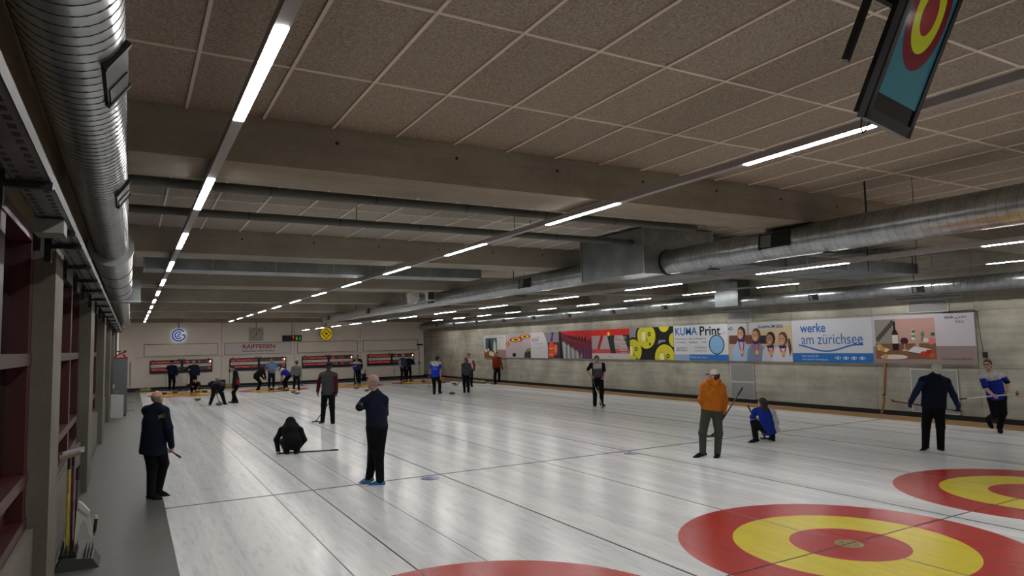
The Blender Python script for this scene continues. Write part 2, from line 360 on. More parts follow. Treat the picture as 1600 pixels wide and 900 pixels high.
light_row(8.53, 3.33, [-6.99+3.40*k for k in range(-1, 12)], -14, 31, 1.62, 'white linear light row slung just below the central round duct', [-6.2, 4, 10])
light_row(16.6, 3.845, [.04+3.27*k for k in range(-4, 10)], -14, 31, 1.50, 'white linear light row in front of the wall duct', [-2, 4.4, 11])
# ================================================================= DUCTS AND SERVICES
def helix(b, x, z, r, y0, y1, pitch, n=28, h=.003, wd=.0055):
    turns = (y1-y0)/pitch; N_ = int(turns*n); V = []; F = []
    for i in range(N_+1):
        a = 2*math.pi*i/n; y = y0+pitch*i/n
        for rr, dy in ((r-.002, -wd/2), (r+h, 0), (r-.002, wd/2)): V.append((x+rr*math.cos(a), y+dy, z+rr*math.sin(a)))
    for i in range(N_):
        for k in range(2): F.append((i*3+k, i*3+k+1, (i+1)*3+k+1, (i+1)*3+k))
    return b.add(V, F, 0, True)
def pipe_y(b, x, z, r, y0, y1, n=40, r1=None): return b.tube([(x, y0, z), (x, y1, z)], [r, r if r1 is None else r1], n)
# left duct
t = thing('spiral_duct', (-.726, -14, 3.71), 'large silver spiral duct above the red-framed windows', 'duct')
pipe_y(MB(), -.726, 3.712, .205, -14, -.9).build('duct_body', GALV, t)
helix(MB(), -.726, 3.712, .205, -14, -.95, .092).build('spiral_seam', GALVD, t)
pipe_y(MB(), -.726, 3.69, .268, -.9, -.72).build('collar', GALV, t)
pipe_y(MB(), -.726, 3.69, .25, -.72, 6.4).build('duct_body', GALV, t)
for y in (1.2, 3.0, 4.9): pipe_y(MB(), -.726, 3.69, .258, y, y+.03).build('joint_band', GALVD, t)
MB().box(-1.0, -.30, 6.35, 7.2, 3.43, 3.93).build('plenum_box', ZINC, t)
MB().box(-1.01, -.29, 6.33, 6.37, 3.41, 3.44).build('box_flange', GALV, t)
pipe_y(MB(), -.726, 3.66, .20, 7.2, 28).build('duct_body', GALV, t)
helix(MB(), -.726, 3.66, .20, 7.2, 28, .28, 20).build('spiral_seam', GALVD, t)
def damper(t, x, y, z, sx, ang, L=.34, H=.2):
    """air nozzle on the side of a duct: plate, dark opening, frame ears"""
    c = np.array([x, y, z]); n_ = np.array([math.cos(ang)*sx, 0, math.sin(ang)]); u_ = np.array([-math.sin(ang)*sx, 0, math.cos(ang)]); yy = np.array([0, 1., 0])
    d = MB().obox(c, n_*.012, yy*L/2, u_*H/2).build('air_outlet', DARK, t)
    MB().obox(c+n_*.012+yy*L*.30, n_*.006, yy*L*.20, u_*H*.42).build('outlet_plate', ZINC if sx < 0 else DARK, d)
    for s in (-1, 1): MB().obox(c+yy*s*L*.52+n_*.01, n_*.014, yy*.015, u_*H*.55).build('outlet_ear', BLACK, d)
for y, L_ in ((-7.63, .5), (-4.85, .5), (1.9, .4)): damper(t, -.726+.2*math.cos(.6), y, 3.712-.2*math.sin(.6), 1, -.6, L_, .15)
# central duct
t = thing('spiral_duct', (8.15, -14, 3.71), 'central silver spiral duct passing through a big steel box', 'duct')
pipe_y(MB(), 8.15, 3.705, .228, -14, -1.9).build('duct_body', GALV, t); helix(MB(), 8.15, 3.705, .228, -14, -1.95, .105).build('spiral_seam', GALVD, t)
MB().tube([(8.15, -1.93, 3.705), (8.15, -1.88, 3.705)], .245, 40).build('collar', DARK, t)
MB().box(7.58, 9.3, -1.9, .05, 3.50, 4.33).build('plenum_box', ZINC, t)
for y in (-1.9, .05): MB().box(7.56, 9.32, y-.012, y+.012, 3.485, 4.34).build('box_flange', GALV, t)
pipe_y(MB(), 8.15, 3.745, .228, .05, 10.2).build('duct_body', GALV, t); helix(MB(), 8.15, 3.745, .228, .05, 10.2, .105).build('spiral_seam', GALVD, t)
pipe_y(MB(), 8.15, 3.71, .205, 10.2, 22.6).build('duct_body', GALV, t)
pipe_y(MB(), 8.15, 3.71, .165, 22.6, 23.6, r1=.14).build('duct_end', GALV, t)
for y in (-4.45, 2.95): damper(t, 8.15-.228*math.cos(.12), y, 3.72+.02, -1, .15, .5, .22)
for y in (8.9, 15.6, 22.0): damper(t, 8.15-.215*math.cos(.12), y, 3.72, -1, .15, .34, .2)
for y in (-5.78, -9.2, 3.9, 9.5, 12.0, 18.0): MB().tube([(8.15, y, 3.88), (8.15, y, ZC+.05)], .012, 8).build('hanger_rod', DARK, t)
for y in (-5.2, -3.0, 3.5, 8.2): MB().box(8.02, 8.28, y-.012, y+.012, 3.455, 3.475).build('hanger_foot', DARK, t)
# wall duct
t = thing('spiral_duct', (17.5, -14, 3.6), 'silver round duct along the concrete wall above the advertising panels', 'duct')
pipe_y(MB(), 17.55, 3.49, .19, -14, -1.55).build('duct_body', GALV, t)
pipe_y(MB(), 17.55, 3.49, .20, -1.55, -1.2).build('collar', GALV, t)
pipe_y(MB(), 17.55, 3.50, .195, -1.2, 4.75).build('duct_body', GALV, t); helix(MB(), 17.55, 3.50, .195, -14, 4.7, .16, 20, .003).build('spiral_seam', GALVD, t)
MB().box(17.28, 17.86, 4.72, 5.75, 3.36, 4.2).build('plenum_box', ZINC, t)
pipe_y(MB(), 17.55, 3.59, .215, 5.75, 33.5).build('duct_body', GALV, t); helix(MB(), 17.55, 3.59, .215, 5.8, 33.4, .2, 20, .003).build('spiral_seam', GALVD, t)
for y in (10.1, 16.4, 22.9, 29.2): pipe_y(MB(), 17.55, 3.59, .224, y, y+.12).build('joint_band', GALV, t)
MB().tube([(17.55, 33.5, 3.59), (17.55, 33.7, 3.59)], .19, 24).build('duct_end', DARK, t)
for y, z in ((30.6, 3.60), (27.8, 3.60), (24.6, 3.58), (21.3, 3.56), (18.1, 3.56), (14.9, 3.54), (11.6, 3.54), (8.4, 3.54), (1.9, 3.47), (-1.2, 3.46)):
    r = .215 if y > 5 else .195; damper(t, 17.55-r*.97, y, z-.02, -1, -.25, .26, .16)
for y in (-1.0, 2.6): MB().tube([(17.55, y, 3.66), (17.55, y, ZC+.05)], .012, 8).build('hanger_rod', DARK, t)
# cross pipes between the first two beams
for y, lab in ((-3.19, 'dark cross pipe close behind the first concrete beam'), (-1.55, 'dark cross pipe midway between the first two beams')):
    t = thing('ceiling_pipe', (0, y, 4.1), lab, 'pipe', 'dark pipes across the hall')
    MB().tube([(-1.0, y, 4.1), (7.57, y, 4.1)], .055, 16).build('pipe_body', mat('painted_pipe', '#4c4d48', .5, .2), t)
    for x in [0.9+1.25*k for k in range(6)]:
        MB().tube([(x-.006, y, 4.1), (x+.006, y, 4.1)], .058, 16).build('pipe_joint', DARK, t)
    for x in (2.4, 5.4): MB().tube([(x, y, 4.15), (x, y, ZC+.05)], .006, 6).build('hanger_rod', DARK, t)
# flat rectangular cross ducts
t = thing('flat_duct', (-.25, 3.8, 3.9), 'flat rectangular steel duct crossing between the second and third beams', 'duct')
for k in range(6):
    x0 = -.27+1.24*k; MB().box(x0+.004, x0+1.236, 3.80, 4.55, 3.915, 4.18).build('duct_section', ZINC, t)
    MB().box(x0-.012, x0+.012, 3.785, 4.565, 3.905, 4.20).build('duct_flange', GALV, t)
t = thing('flat_duct', (9.33, -1.05, 3.74), 'flat rectangular steel duct running from the big steel box toward the concrete wall', 'duct')
for k in range(5):
    x0 = 9.335+1.39*k; MB().box(x0+.004, x0+1.386, -1.85, -.25, 3.74, 4.0).build('duct_section', ZINC, t)
    if k: MB().box(x0-.012, x0+.012, -1.865, -.235, 3.725, 4.015).build('duct_flange', GALV, t)
for x in (11.4, 14.2, 16.1): MB().tube([(x, -1.9, 3.74), (x, -1.9, ZC+.05)], .01, 6).build('hanger_rod', DARK, t)
# cable tray by the windows
t = thing('cable_tray', (-.97, -12, 3.15), 'perforated steel cable tray on brackets above the red-framed windows', 'cable tray')
tr = MB().box(-1.0, -.84, -13, 25, 3.148, 3.152).build('tray_floor', GALV, t)
for x in (-1.0, -.84): MB().box(x-.003, x+.003, -13, 25, 3.148, 3.215).build('tray_side', mat('tray_steel', '#4d4e4e', .6, .6), t)
sl = MB()
for k in range(90):
    y = -9.4+.11*k
    for x in (-.965, -.88): sl.box(x-.014, x+.014, y, y+.055, 3.1465, 3.149)
tag(sl.build('tray_slots', BLACK, tr), kind='stuff')
for y in [-7.2, -5.6, -4.9, -3.4, -1.9, -.4, 1.4, 3.2, 5.4, 7.6, 10, 12.5, 15, 18, 21]:
    b = MB().box(-1.06, -.83, y-.02, y+.02, 3.11, 3.145).build('bracket_arm', DARK, t)
    MB().box(-1.075, -1.03, y-.03, y+.03, 3.0, 3.34).build('bracket_post', BLACK, b)
for y in (-6.05, ): MB().box(-1.02, -.86, y-.09, y+.16, 3.05, 3.14).build('junction_box', mat('junction_box_grey', '#6d6c69', .6), t)
for k, x in enumerate((-.97, -.93, -.90)): MB().tube([(x, -13+.8*j, 3.165+.006*math.sin(j*1.7+k)) for j in range(47)], .009, 6).build('cable', DARK, t)
# projector-like unit on the central duct
P = on(641, 466, 'y', 8.7)
t = thing('air_unit', (7.45, 9.0, 3.7), 'white wall-fan housing and square grille hung before the far central duct', 'fan unit')
MB().prism([(-.24, .1), (.24, .12), (.24, -.12), (.15, -.22), (-.2, -.22), (-.24, -.1)], lambda a, b, q: (7.42+a*.62, 9.2+q, 3.86+b), -.16, .16).build('housing', WHITEP, t)
g = MB().box(7.60, 7.86, 8.42, 8.60, 3.68, 3.98).build('grille_box', WHITEP, t)
MB().box(7.625, 7.835, 8.405, 8.425, 3.705, 3.955).build('grille', mat('grille_dark', '#3b3c3f', .5), g)
for x in (7.33, 7.52, 7.65, 7.82): MB().tube([(x, 9.1 if x < 7.6 else 8.52, 3.96), (x, 9.1 if x < 7.6 else 8.52, ZC+.05)], .007, 6).build('hanger_rod', WHITEP, t)

# ================================================================= MONITOR
def cdir(a, b, c): d = np.array([a, b, c]) @ RB; return d/np.linalg.norm(d)
Bx = cdir(.846, -.16, .509); Ld = cdir(-.296, -1, .177); Ld = Ld-Bx*(Ld@Bx); Ld /= np.linalg.norm(Ld); Nn = np.cross(Bx, Ld)
if Nn @ (CAM-at_depth(1400, 100, 3.5)) < 0: Nn = -Nn
BL = at_depth(1349, 183, 3.5); TW, TL = .42, .80
def tvp(a, b, c): return BL+Bx*a-Ld*b+Nn*c       # a across, b up along the long side, c out of the screen
t = thing('hanging_monitor', BL, 'flat screen hung from the ceiling showing overhead target rings', 'monitor')
TVM = mat('monitor_black', '#131315', .35); TVS = mat('monitor_edge_grey', '#5b6068', .4, .3)
ctr = tvp(TW/2, TL/2, -.02)
MB().obox(ctr, Bx*TW/2, Ld*TL/2, Nn*.02).build('case', TVS, t)
MB().prism([(.02, .03), (TW-.02, .03), (TW-.02, TL-.03), (.02, TL-.03)], tvp, -.085, -.04).build('case_back', TVM, t)
for a0, a1, b0, b1 in ((0, TW, 0, .055), (0, TW, TL-.035, TL), (0, .03, 0, TL), (TW-.03, TW, 0, TL)):
    MB().prism([(a0, b0), (a1, b0), (a1, b1), (a0, b1)], tvp, 0, .012).build('bezel', TVM, t)
def scr(nm, poly, col, c, e=.2): MB().prism(poly, tvp, c-.0008, c).build(nm, mat('screen_'+col.strip('#'), col, .15, emit=e), sc_)
sc_ = MB().prism([(.03, .055), (TW-.03, .055), (TW-.03, TL-.035), (.03, TL-.035)], tvp, 0, .001).build('screen', mat('screen_off', '#08090b', .08), t)
scr('screen_ice', [(.03, .145), (TW-.03, .145), (TW-.03, TL-.04), (.03, TL-.04)], '#2c6470', .002)
def ell(r, n=40): return [(min(max(x, .03), TW-.03), min(y, TL-.04)) for x, y in circle(TW/2, .60, r*.98, r*1.75, n)]
scr('screen_ring', ell(.165), '#611220', .003); scr('screen_ring', ell(.115), '#a9ad22', .004); scr('screen_ring', ell(.062), '#7d2a2c', .005)
P0 = tvp(TW*.1, TL*.5, -.10)
for du in (-.10,):
    a = tvp(-.07, .27, -.17); b = a-Ld*.65
    MB().bar(a, b, .05, .03).build('mount_bar', BLACK, t); MB().bar(tvp(-.07, .62, -.16), tvp(.12, .60, -.09), .03, .03).build('mount_arm', BLACK, t)
    MB().bar(tvp(-.12, .64, -.17), tvp(-.04, .63, -.17), .03, .03).build('mount_clamp', BLACK, t)
top = tvp(TW*.3, TL*.85, -.12); MB().tube([top, (top[0], top[1], ZC+.05)], .025, 10).build('ceiling_pole', BLACK, t)
MB().bar(tvp(TW*.3, TL*.85, -.13), tvp(TW*.3, TL*.6, -.08), .05, .04).build('mount_bar', BLACK, t)
a = tvp(.03, .0, -.03); MB().tube([a, a-np.array([.01, 0, .05]), a+np.array([.02, .01, -.075]), a+np.array([.06, .02, -.05]), tvp(.10, .0, -.03)], .004, 6).build('cable_loop', BLACK, t)

# ================================================================= BACK WALL FITTINGS
def bw(a, b, t): return (a, YB-.01-t, b)
LED = mat('red_led', '#ff2a2a', .5, emit=.6); LEDW = mat('white_led', '#ffe9c0', .5, emit=1.2); LCDROW = mat('score_row_dark', '#55555a', .6); LCDL = mat('score_row_light', '#e6e2da', .6)
SBB = mat('scoreboard_black', '#0c0c12', .5); SBN = mat('scoreboard_navy', '#10142c', .5); INK = mat('ink_grey', '#3a3a3e', .7)
texts = [('GC Challengers 1 Olten', 'Rink 1', 'GC Limmattal', '5    1', '14'), ('GC Toscana Club 1 /', 'Rink 2', 'Baden Regio / Tal', '', '1'), ('GC / Cigars Schaubli', 'Rink 3', 'GC Hassan / JUGEN Sp', '5  11', '14'), ('GC Crystal Club 4 1', 'Rink 4', 'GC Bern Bel 4 / Gasser', '4   5', '7')]
sblab = ['red-lit scoreboard under the blue round club sign', 'red-lit scoreboard under the RAIFFEISEN panel', 'red-lit scoreboard behind the man in the grey vest', 'red-lit scoreboard next to the concrete wall corner']
for i in range(4):
    x0 = .515+4.405*i; x1 = x0+3.41; z0, z1 = .935, 1.715
    t = thing('scoreboard', (x0, YB, z0), sblab[i], 'scoreboard', 'electronic scoreboards on the end wall')
    MB().box(x0, x1, YB-.10, YB-.0, z0, z1).build('case', SBB, t)
    fr = lambda a, b, q, x0=x0: (x0+a, YB-.10-q, b)
    for (a0, a1) in ((.06, 1.66), (1.80, 3.35)):
        for (b0, b1, M) in ((1.50, 1.67, LCDROW), (1.30, 1.47, LCDL), (1.09, 1.27, LCDROW)):
            MB().prism([(a0, b0), (a1, b0), (a1, b1), (a0, b1)], fr, 0, .004).build('display_row', M, t)
    MB().prism([(0, z0), (3.41, z0), (3.41, 1.06), (0, 1.06)], fr, 0, .004).build('lower_band', SBN, t)
    T = texts[i]
    lettering(t, T[0], fr, .10, 1.53, 1.5, .11, LED, .006, bold=.006); lettering(t, T[2], fr, .10, 1.12, 1.5 if i else 1.2, .11, LED, .006, bold=.006)
    lettering(t, T[1], fr, .12, 1.34, .5, .09, INK, .006)
    lettering(t, '1  2  3  4  5  6  7  8  9  10  Total', fr, 1.86, 1.345, 1.44, .075, INK, .006)
    if T[3]: lettering(t, T[3], fr, 1.95, 1.53, .75, .10, LED, .006, bold=.02)
    if i in (2, 3): lettering(t, '11   5' if i == 2 else '2', fr, 2.1, 1.13, .6 if i == 2 else .07, .10, LED, .006, bold=.02)
    lettering(t, T[4], fr, 3.14, 1.53, .08, .11, LED, .006, bold=.02); lettering(t, '10', fr, 3.16, 1.12, .14, .11, LED, .006, bold=.02)
    MB().prism([(3.25, 1.52), (3.33, 1.52), (3.33, 1.65), (3.25, 1.65)], fr, .004, .008).build('status_lamp', LEDW, t)
    for a in (.18, 1.55, 1.85, 3.2): MB().box(x0+a-.025, x0+a+.025, YB-.08, YB, z1, z1+.06).build('hanger_tab', SBB, t)
    MB().prism(circle(0, 0, .13, .06, 16, 0, 180), lambda a, b, q, x0=x0: (x0+1.72+a, YB-.02-q, z1+.02+b), 0, .1).build('sensor_dome', LGREY, t)
FRAME = mat('panel_frame_line', '#6a5f52', .6)
def wall_panel(x0, x1, z0, z1, label, M, printed=False):
    t = thing('wall_panel', (x0, YB, z0), label, 'panel', 'framed panels on the end wall')
    MB().box(x0, x1, YB-.025, YB, z0, z1).build('board', M, t)
    for a0, a1, b0, b1 in ((x0, x1, z1-.03, z1), (x0, x1, z0, z0+.03), (x0, x0+.03, z0, z1), (x1-.03, x1, z0, z1)):
        MB().box(a0, a1, YB-.04, YB-.01, b0, b1).build('frame_strip', FRAME if not printed else mat('pale_frame', '#8d8a88', .6), t)
    return t
wall_panel(.2, 4.25, 1.945, 2.69, 'blank beige framed panel under the blue round club sign', WHITE)
t = wall_panel(4.61, 8.64, 1.945, 2.69, 'pale framed panel lettered RAIFFEISEN in red', mat('panel_lilac_white', '#e2dcdd', .6), True)
fr = lambda a, b, q: (a, YB-.025-q, b)
lettering(t, 'RAIFFEISEN', fr, 5.68, 2.30, 1.95, .27, mat('raiffeisen_red', '#a01322', .6), .004, bold=.03)
lettering(t, 'Raiffeisenbank rechter Zürichsee', fr, 5.68, 2.10, 1.9, .12, mat('text_black', '#1c1a1c', .7), .004, bold=.02)
wall_panel(9.03, 13.06, 1.945, 2.69, 'blank beige framed panel under the yellow round emblem', WHITE)
wall_panel(13.42, 17.46, 1.945, 2.69, 'blank beige framed panel next to the concrete wall corner', WHITE)
# club badge (blue on white, lit)
t = thing('club_sign', (2.03, YB, 3.2), 'round lit sign with blue concentric letters G C Z', 'sign')
fr = lambda a, b, q: (2.03+a, YB-.16-q, 3.2+b)
MB().prism(circle(0, 0, .42, n=48), fr, 0, .08).build('sign_box', mat('sign_white', '#dfe6ee', .5, emit=.35), t)
BL_ = mat('sign_blue', '#1551a4', .5, emit=.25)
def sign(nm, poly, q=.09): return MB().prism(poly, fr, .08, q).build(nm, BL_, t)
sign('letter_g', arc_band(0, 0, .30, .385, 38, 352)); sign('letter_g', [(.16, -.03), (.385, -.03), (.37, .05), (.16, .05)])
sign('letter_c', arc_band(0, 0, .165, .24, 48, 318))
sign('letter_z', [(-.11, .10), (.12, .10), (.12, .06), (-.02, -.055), (.12, -.055), (.12, -.10), (-.12, -.10), (-.12, -.06), (.02, .055), (-.11, .055)])
MB().tube([(2.03, YB-.12, 3.6), (2.03, YB-.12, ZC+.05)], .02, 8).build('hanger_rod', DARK, t)
MB().box(1.95, 2.11, YB-.16, YB, 3.15, 3.25).build('wall_bracket', DARK, t)
# yellow emblem
t = thing('round_emblem', (10.88, YB, 3.18), 'round yellow and black emblem with red diamond pattern', 'sign')
fr = lambda a, b, q: (10.88+a, YB-.16-q, 3.18+b)
MB().prism(circle(0, 0, .43, n=40), fr, 0, .06).build('sign_box', mat('emblem_black', '#15140f', .5), t)
YEL = mat('emblem_yellow', '#e6d21c', .5, emit=.25); RDD = mat('emblem_red', '#d3421d', .5, emit=.15); GRN = mat('emblem_green', '#3c4a2a', .5)
MB().prism(arc_band(0, 0, .33, .405, 0, 359.9, 40), fr, .06, .068).build('yellow_rim', YEL, t)
MB().prism(circle(0, 0, .325, n=36), fr, .06, .068).build('yellow_field', YEL, t)
for k in range(4):
    a = math.radians(45+90*k); c, s = math.cos(a), math.sin(a)
    MB().prism([(c*(.2+dx)-s*dy, s*(.2+dx)+c*dy) for dx, dy in ((-.035, -.13), (.05, -.10), (.05, .10), (-.035, .13))], fr, .068, .074).build('red_bar', RDD, t)
    c, s = math.cos(a+math.pi/4), math.sin(a+math.pi/4)
    MB().prism([(c*(.30+dx)-s*dy, s*(.30+dx)+c*dy) for dx, dy in ((-.03, -.07), (.03, -.07), (.03, .07), (-.03, .07))], fr, .068, .076).build('black_mark', mat('emblem_black', '#15140f', .5), t)
MB().prism(circle(0, 0, .085, n=18), fr, .068, .076).build('centre_mark', GRN, t)
MB().tube([(10.88, YB-.12, 3.6), (10.88, YB-.12, ZC+.05)], .02, 8).build('hanger_rod', DARK, t); MB().box(10.8, 10.96, YB-.16, YB, 3.13, 3.23).build('wall_bracket', DARK, t)
# clock
t = thing('wall_clock', (6.47, YB, 3.2), 'square grey analogue clock above the RAIFFEISEN panel', 'clock')
MB().box(6.035, 6.91, YB-.09, YB, 2.765, 3.63).build('clock_case', mat('clock_grey', '#b9b9b4', .35), t)
fr = lambda a, b, q: (6.4725+a, YB-.09-q, 3.1975+b)
CB = mat('clock_black', '#121212', .5)
for k in range(12):
    a = math.radians(30*k); lettering(t, str(k or 12), fr, .33*math.sin(a)-.035, .33*math.cos(a)-.045, .07, .09, CB, .004, 'numeral', .02)
for ang, L, wd in ((18, .22, .045), (212, .31, .032)):
    a = math.radians(ang); d = (math.sin(a), math.cos(a)); n_ = (d[1], -d[0])
    MB().prism([(-d[0]*.05+n_[0]*wd/2, -d[1]*.05+n_[1]*wd/2), (d[0]*L+n_[0]*wd/3, d[1]*L+n_[1]*wd/3), (d[0]*L-n_[0]*wd/3, d[1]*L-n_[1]*wd/3), (-d[0]*.05-n_[0]*wd/2, -d[1]*.05-n_[1]*wd/2)], fr, .006, .012).build('clock_hand', CB, t)
MB().tube([(6.47, YB-.05, 3.63), (6.47, YB-.05, ZC+.05)], .015, 8).build('hanger_rod', DARK, t)
# digital timer
t = thing('digital_timer', (8.68, YB, 2.9), 'black digital timer showing red and green figures', 'timer')
MB().box(8.08, 9.29, YB-.09, YB, 2.72, 3.11).build('timer_case', SBB, t)
fr = lambda a, b, q: (8.08+a, YB-.09-q, 2.72+b)
lettering(t, '7', fr, .62, .08, .12, .24, LED, .004, 'digit', .02); lettering(t, '5', fr, .83, .08, .13, .2, mat('green_led', '#58d046', .5, emit=.6), .004, 'digit', .01); lettering(t, '1', fr, 1.08, .08, .04, .2, mat('green_led', '#58d046', .5, emit=.6), .004, 'digit', .01)
lettering(t, '1', fr, .30, .08, .04, .2, mat('dim_red_led', '#4a1216', .5, emit=.1), .004, 'digit'); MB().tube([(8.68, YB-.05, 3.1), (8.68, YB-.05, ZC+.05)], .015, 8).build('hanger_rod', DARK, t)
# corner door pieces at far right of the end wall
d1 = MB().box(17.5, 17.56, YB-.05, YB, .1, 2.3).build('trim_1', LGREY); struct(d1)
MB().box(17.35, 17.8, YB-.12, YB, 2.27, 2.36).build('door_closer', DARK, d1)
MB().box(17.47, 17.52, YB-.1, YB, 1.0, 1.12).build('door_handle', BLACK, d1)
tag(MB().tube([(16.55, YB-.02, 1.33), (16.55, YB, 1.33)], .07, 16).build('wall_sensor', LGREY), 'small grey round box on the white wall beside the last scoreboard', 'wall box')
# bins
for u, v, lab in ((348, 600.5, 'black bin at the end wall between the first two scoreboards'), (568.5, 591.5, 'black bin at the end wall by the third scoreboard corner')):
    P = on(u, v, 'y', 33.7); t = thing('waste_bin', (P[0], 33.7, 0), lab, 'bin', 'black bins by the end wall')
    MB().lathe([(.01, 0), (.135, 0), (.165, .42), (.15, .42), (.12, .03), (.01, .03)], 20, (P[0], 33.7, 0)).build('bin_body', BLACK, t); MB().lathe([(.16, .41), (.175, .41), (.175, .44), (.16, .44)], 20, (P[0], 33.7, 0)).build('bin_rim', DARK, t)
# cabinet, white board, red helmet-like item, long brush by the wall
t = thing('tall_cabinet', (-.8, 16.8, 0), 'tall grey metal cabinet standing at the end of the window wall', 'cabinet')
CAB = mat('cabinet_grey', '#5e6264', .5)
MB().box(-1.04, -.56, 16.8, 17.5, .05, 2.04).build('body', CAB, t); MB().box(-1.02, -.58, 16.78, 16.81, .08, 2.01).build('door', CAB, t).parent = t
MB().box(-1.02, -.58, 16.82, 17.45, 0, .06).build('plinth', BLACK, t); MB().box(-1.0, -.96, 16.76, 16.79, 1.0, 1.14).build('handle', WHITEP, t)
t = thing('white_sign_board', (-.85, 15.85, 0), 'white notice board leaning at the foot of the grey cabinet', 'notice board')
MB().prism([(-1.04, .02), (-.65, .0), (-.65, .80), (-1.04, .83)], lambda a, b, q: (a, 15.9+b*.1+q, b), 0, .02).build('board', mat('board_white', '#b9b9b6', .5), t)
lettering(t, 'curling', lambda a, b, q: (a, 15.9+b*.1-q, b), -1.0, .70, .17, .045, mat('dark_red_ink', '#6d1a22', .6), .002)
MB().tube([(-.86, 15.98, .82), (-.86, 15.98, .92), (-.83, 15.98, .94), (-.81, 15.98, .90)], .007, 6).build('hook', LGREY, t)
t = thing('red_clamp_stand', (-.8, 17.0, 2.04), 'red folded metal stand lying on top of the grey cabinet', 'stand')
REDM = mat('red_enamel', '#a3121b', .4)
MB().tube([(-1.02, 17, 2.06), (-.80, 17, 2.22), (-.62, 17, 2.28)], .022, 8).build('arm', REDM, t); MB().tube([(-.98, 17.1, 2.06), (-.56, 17.1, 2.06)], .02, 8).build('bar', REDM, t)
MB().tube([(-.72, 17, 2.20), (-.60, 17, 2.06)], .03, 8).build('strut', REDM, t); MB().box(-.9, -.78, 16.95, 17.1, 2.285, 2.32).build('clamp', BLACK, t); MB().tube([(-.84, 17.02, 2.2), (-.84, 17.02, 2.29)], .012, 8).build('post', REDM, t)
MB().box(-.72, -.6, 16.95, 17.1, 2.29, 2.33).build('clamp', BLACK, t)
t = thing('long_handled_squeegee', (-.28, 32.9, 0), 'long yellow-handled squeegee leaning by the grey cabinet', 'squeegee')
P = on(203, 606, 'y', 32.8); Q = on(203.5, 566, 'y', 34.2)
MB().tube([P+np.array([0, 0, .05]), Q], .02, 8).build('handle', mat('squeegee_wood', '#7d6f4a', .6), t); MB().box(P[0]-.25, P[0]+.25, 32.75, 32.85, 0, .08).build('blade', BLACK, t)

# ================================================================= ADVERTISING PANELS on the concrete wall
AY = [24.65, 21.96, 19.27, 16.58, 13.86, 11.15, 8.5, 5.76, 3.12, .43, -2.25]; AZ0, AH = 1.485, 1.31
def ad(i, base, label, dz=0):
    y0, y1 = AY[i], AY[i+1]; W = y0-y1
    t = thing('advertising_panel', (XR, (y0+y1)/2, AZ0), label, 'advertising panel', 'advertising panels on the concrete wall')
    fr = lambda a, b, q: (XR-.055-q, y0-a*W, AZ0+dz+b*AH)
    MB().prism([(.002, 0), (.998, 0), (.998, 1), (.002, 1)], fr, -.03, 0).build('board', print_mat(base), t)
    cnt = [0]
    def shape(nm, poly, col, layer=1): cnt[0] += 1; return MB().prism(poly, fr, .0, .0015*layer+.00002*cnt[0]).build(nm, print_mat(col), t)
    def text(s, x, y, w_, h_, col, layer=4, bold=.0): lettering(t, s, fr, x, y, w_, h_, print_mat(col), .0015*layer+.001, bold=bold)
    rect = lambda x0, y0_, x1, y1_: [(x0, y0_), (x1, y0_), (x1, y1_), (x0, y1_)]
    return t, shape, text, rect
# 0 festive table advert
t, S, T, R_ = ad(0, '#c3c0be', 'pale advert with a dark window photo and small table scene', -.04)
S('printed_photo', R_(.06, .05, .60, .88), '#3e5a63'); S('printed_band', R_(.60, .0, .998, .36), '#9c7d79'); S('printed_table', R_(.0, .0, .60, .30), '#7a4a2c', 2)
S('printed_figure', [(.18, .3), (.36, .3), (.33, .62), (.27, .85), (.2, .8)], '#1b1a20', 2); S('printed_figure', [(.42, .3), (.56, .3), (.55, .6), (.48, .84), (.44, .6)], '#b9c4ba', 2)
for x, y, r in ((.10, .32, .05), (.30, .2, .07), (.40, .16, .06), (.52, .25, .05), (.2, .36, .04)): S('printed_plate', circle(x, y, r, r*1.6, 14), '#d8cdb4', 3)
S('printed_plate', circle(.13, .12, .06, .1, 12), '#8c4a1c', 3); T('BAUR AU LAC', .72, .86, .22, .05, '#2a2a2c')
# 1 curling rings advert
t, S, T, R_ = ad(1, '#b3a9ac', 'photo advert of curling rings on pale ice with a stone')
for cx, cy, r in ((.0, .58, .16), (.42, .74, .27), (.78, .86, .22)):
    for k, (f_, c) in enumerate(((1, '#c02a24'), (.68, '#e6cf52'), (.34, '#1c1c14'))):
        S('printed_ring', [(min(max(x, .003), .997), min(y, .995)) for x, y in circle(cx, cy, r*f_, r*f_*.38*(1.9 if cx == 0 else 1))], c, k+1)
S('printed_stone', circle(.34, .11, .08, .08), '#26222b', 2); S('printed_stone', [(.74, .0+.003), (.997, .003), (.997, .42), (.86, .34), (.76, .2)], '#2c2b28', 2); S('printed_handle', [(.8, .2), (.96, .4), (.997, .44), (.997, .30)], '#8f8f34', 3)
# 2 spa advert and bottle
t, S, T, R_ = ad(2, '#c6c2c6', 'white spa advert beside a photo of an orange bottle')
S('printed_photo', [(.47, .999), (.998, .999), (.998, .001), (.62, .001), (.62, .45), (.56, .75)], '#8d8189'); S('printed_photo', R_(.63, .001, .998, .60), '#3a2a3c', 2)
S('printed_bottle', [(.66, .03), (.82, .03), (.83, .5), (.79, .62), (.76, .68), (.71, .62), (.66, .52)], '#e2501c', 3); S('printed_cap', [(.71, .64), (.79, .64), (.80, .8), (.84, .98), (.76, .98), (.76, .82)], '#1d2f86', 3)
S('printed_card', circle(.89, .33, .06, .22), '#dd5c28', 3)
for y in (.26, .34, .42): S('printed_stripe', [(.855, y-.02), (.925, y+.03), (.925, y+.05), (.855, y)], '#f2c9a0', 4)
for y in (.14, .36): S('printed_stripe', R_(.67, y, .82, y+.02), '#d8b9c0', 4)
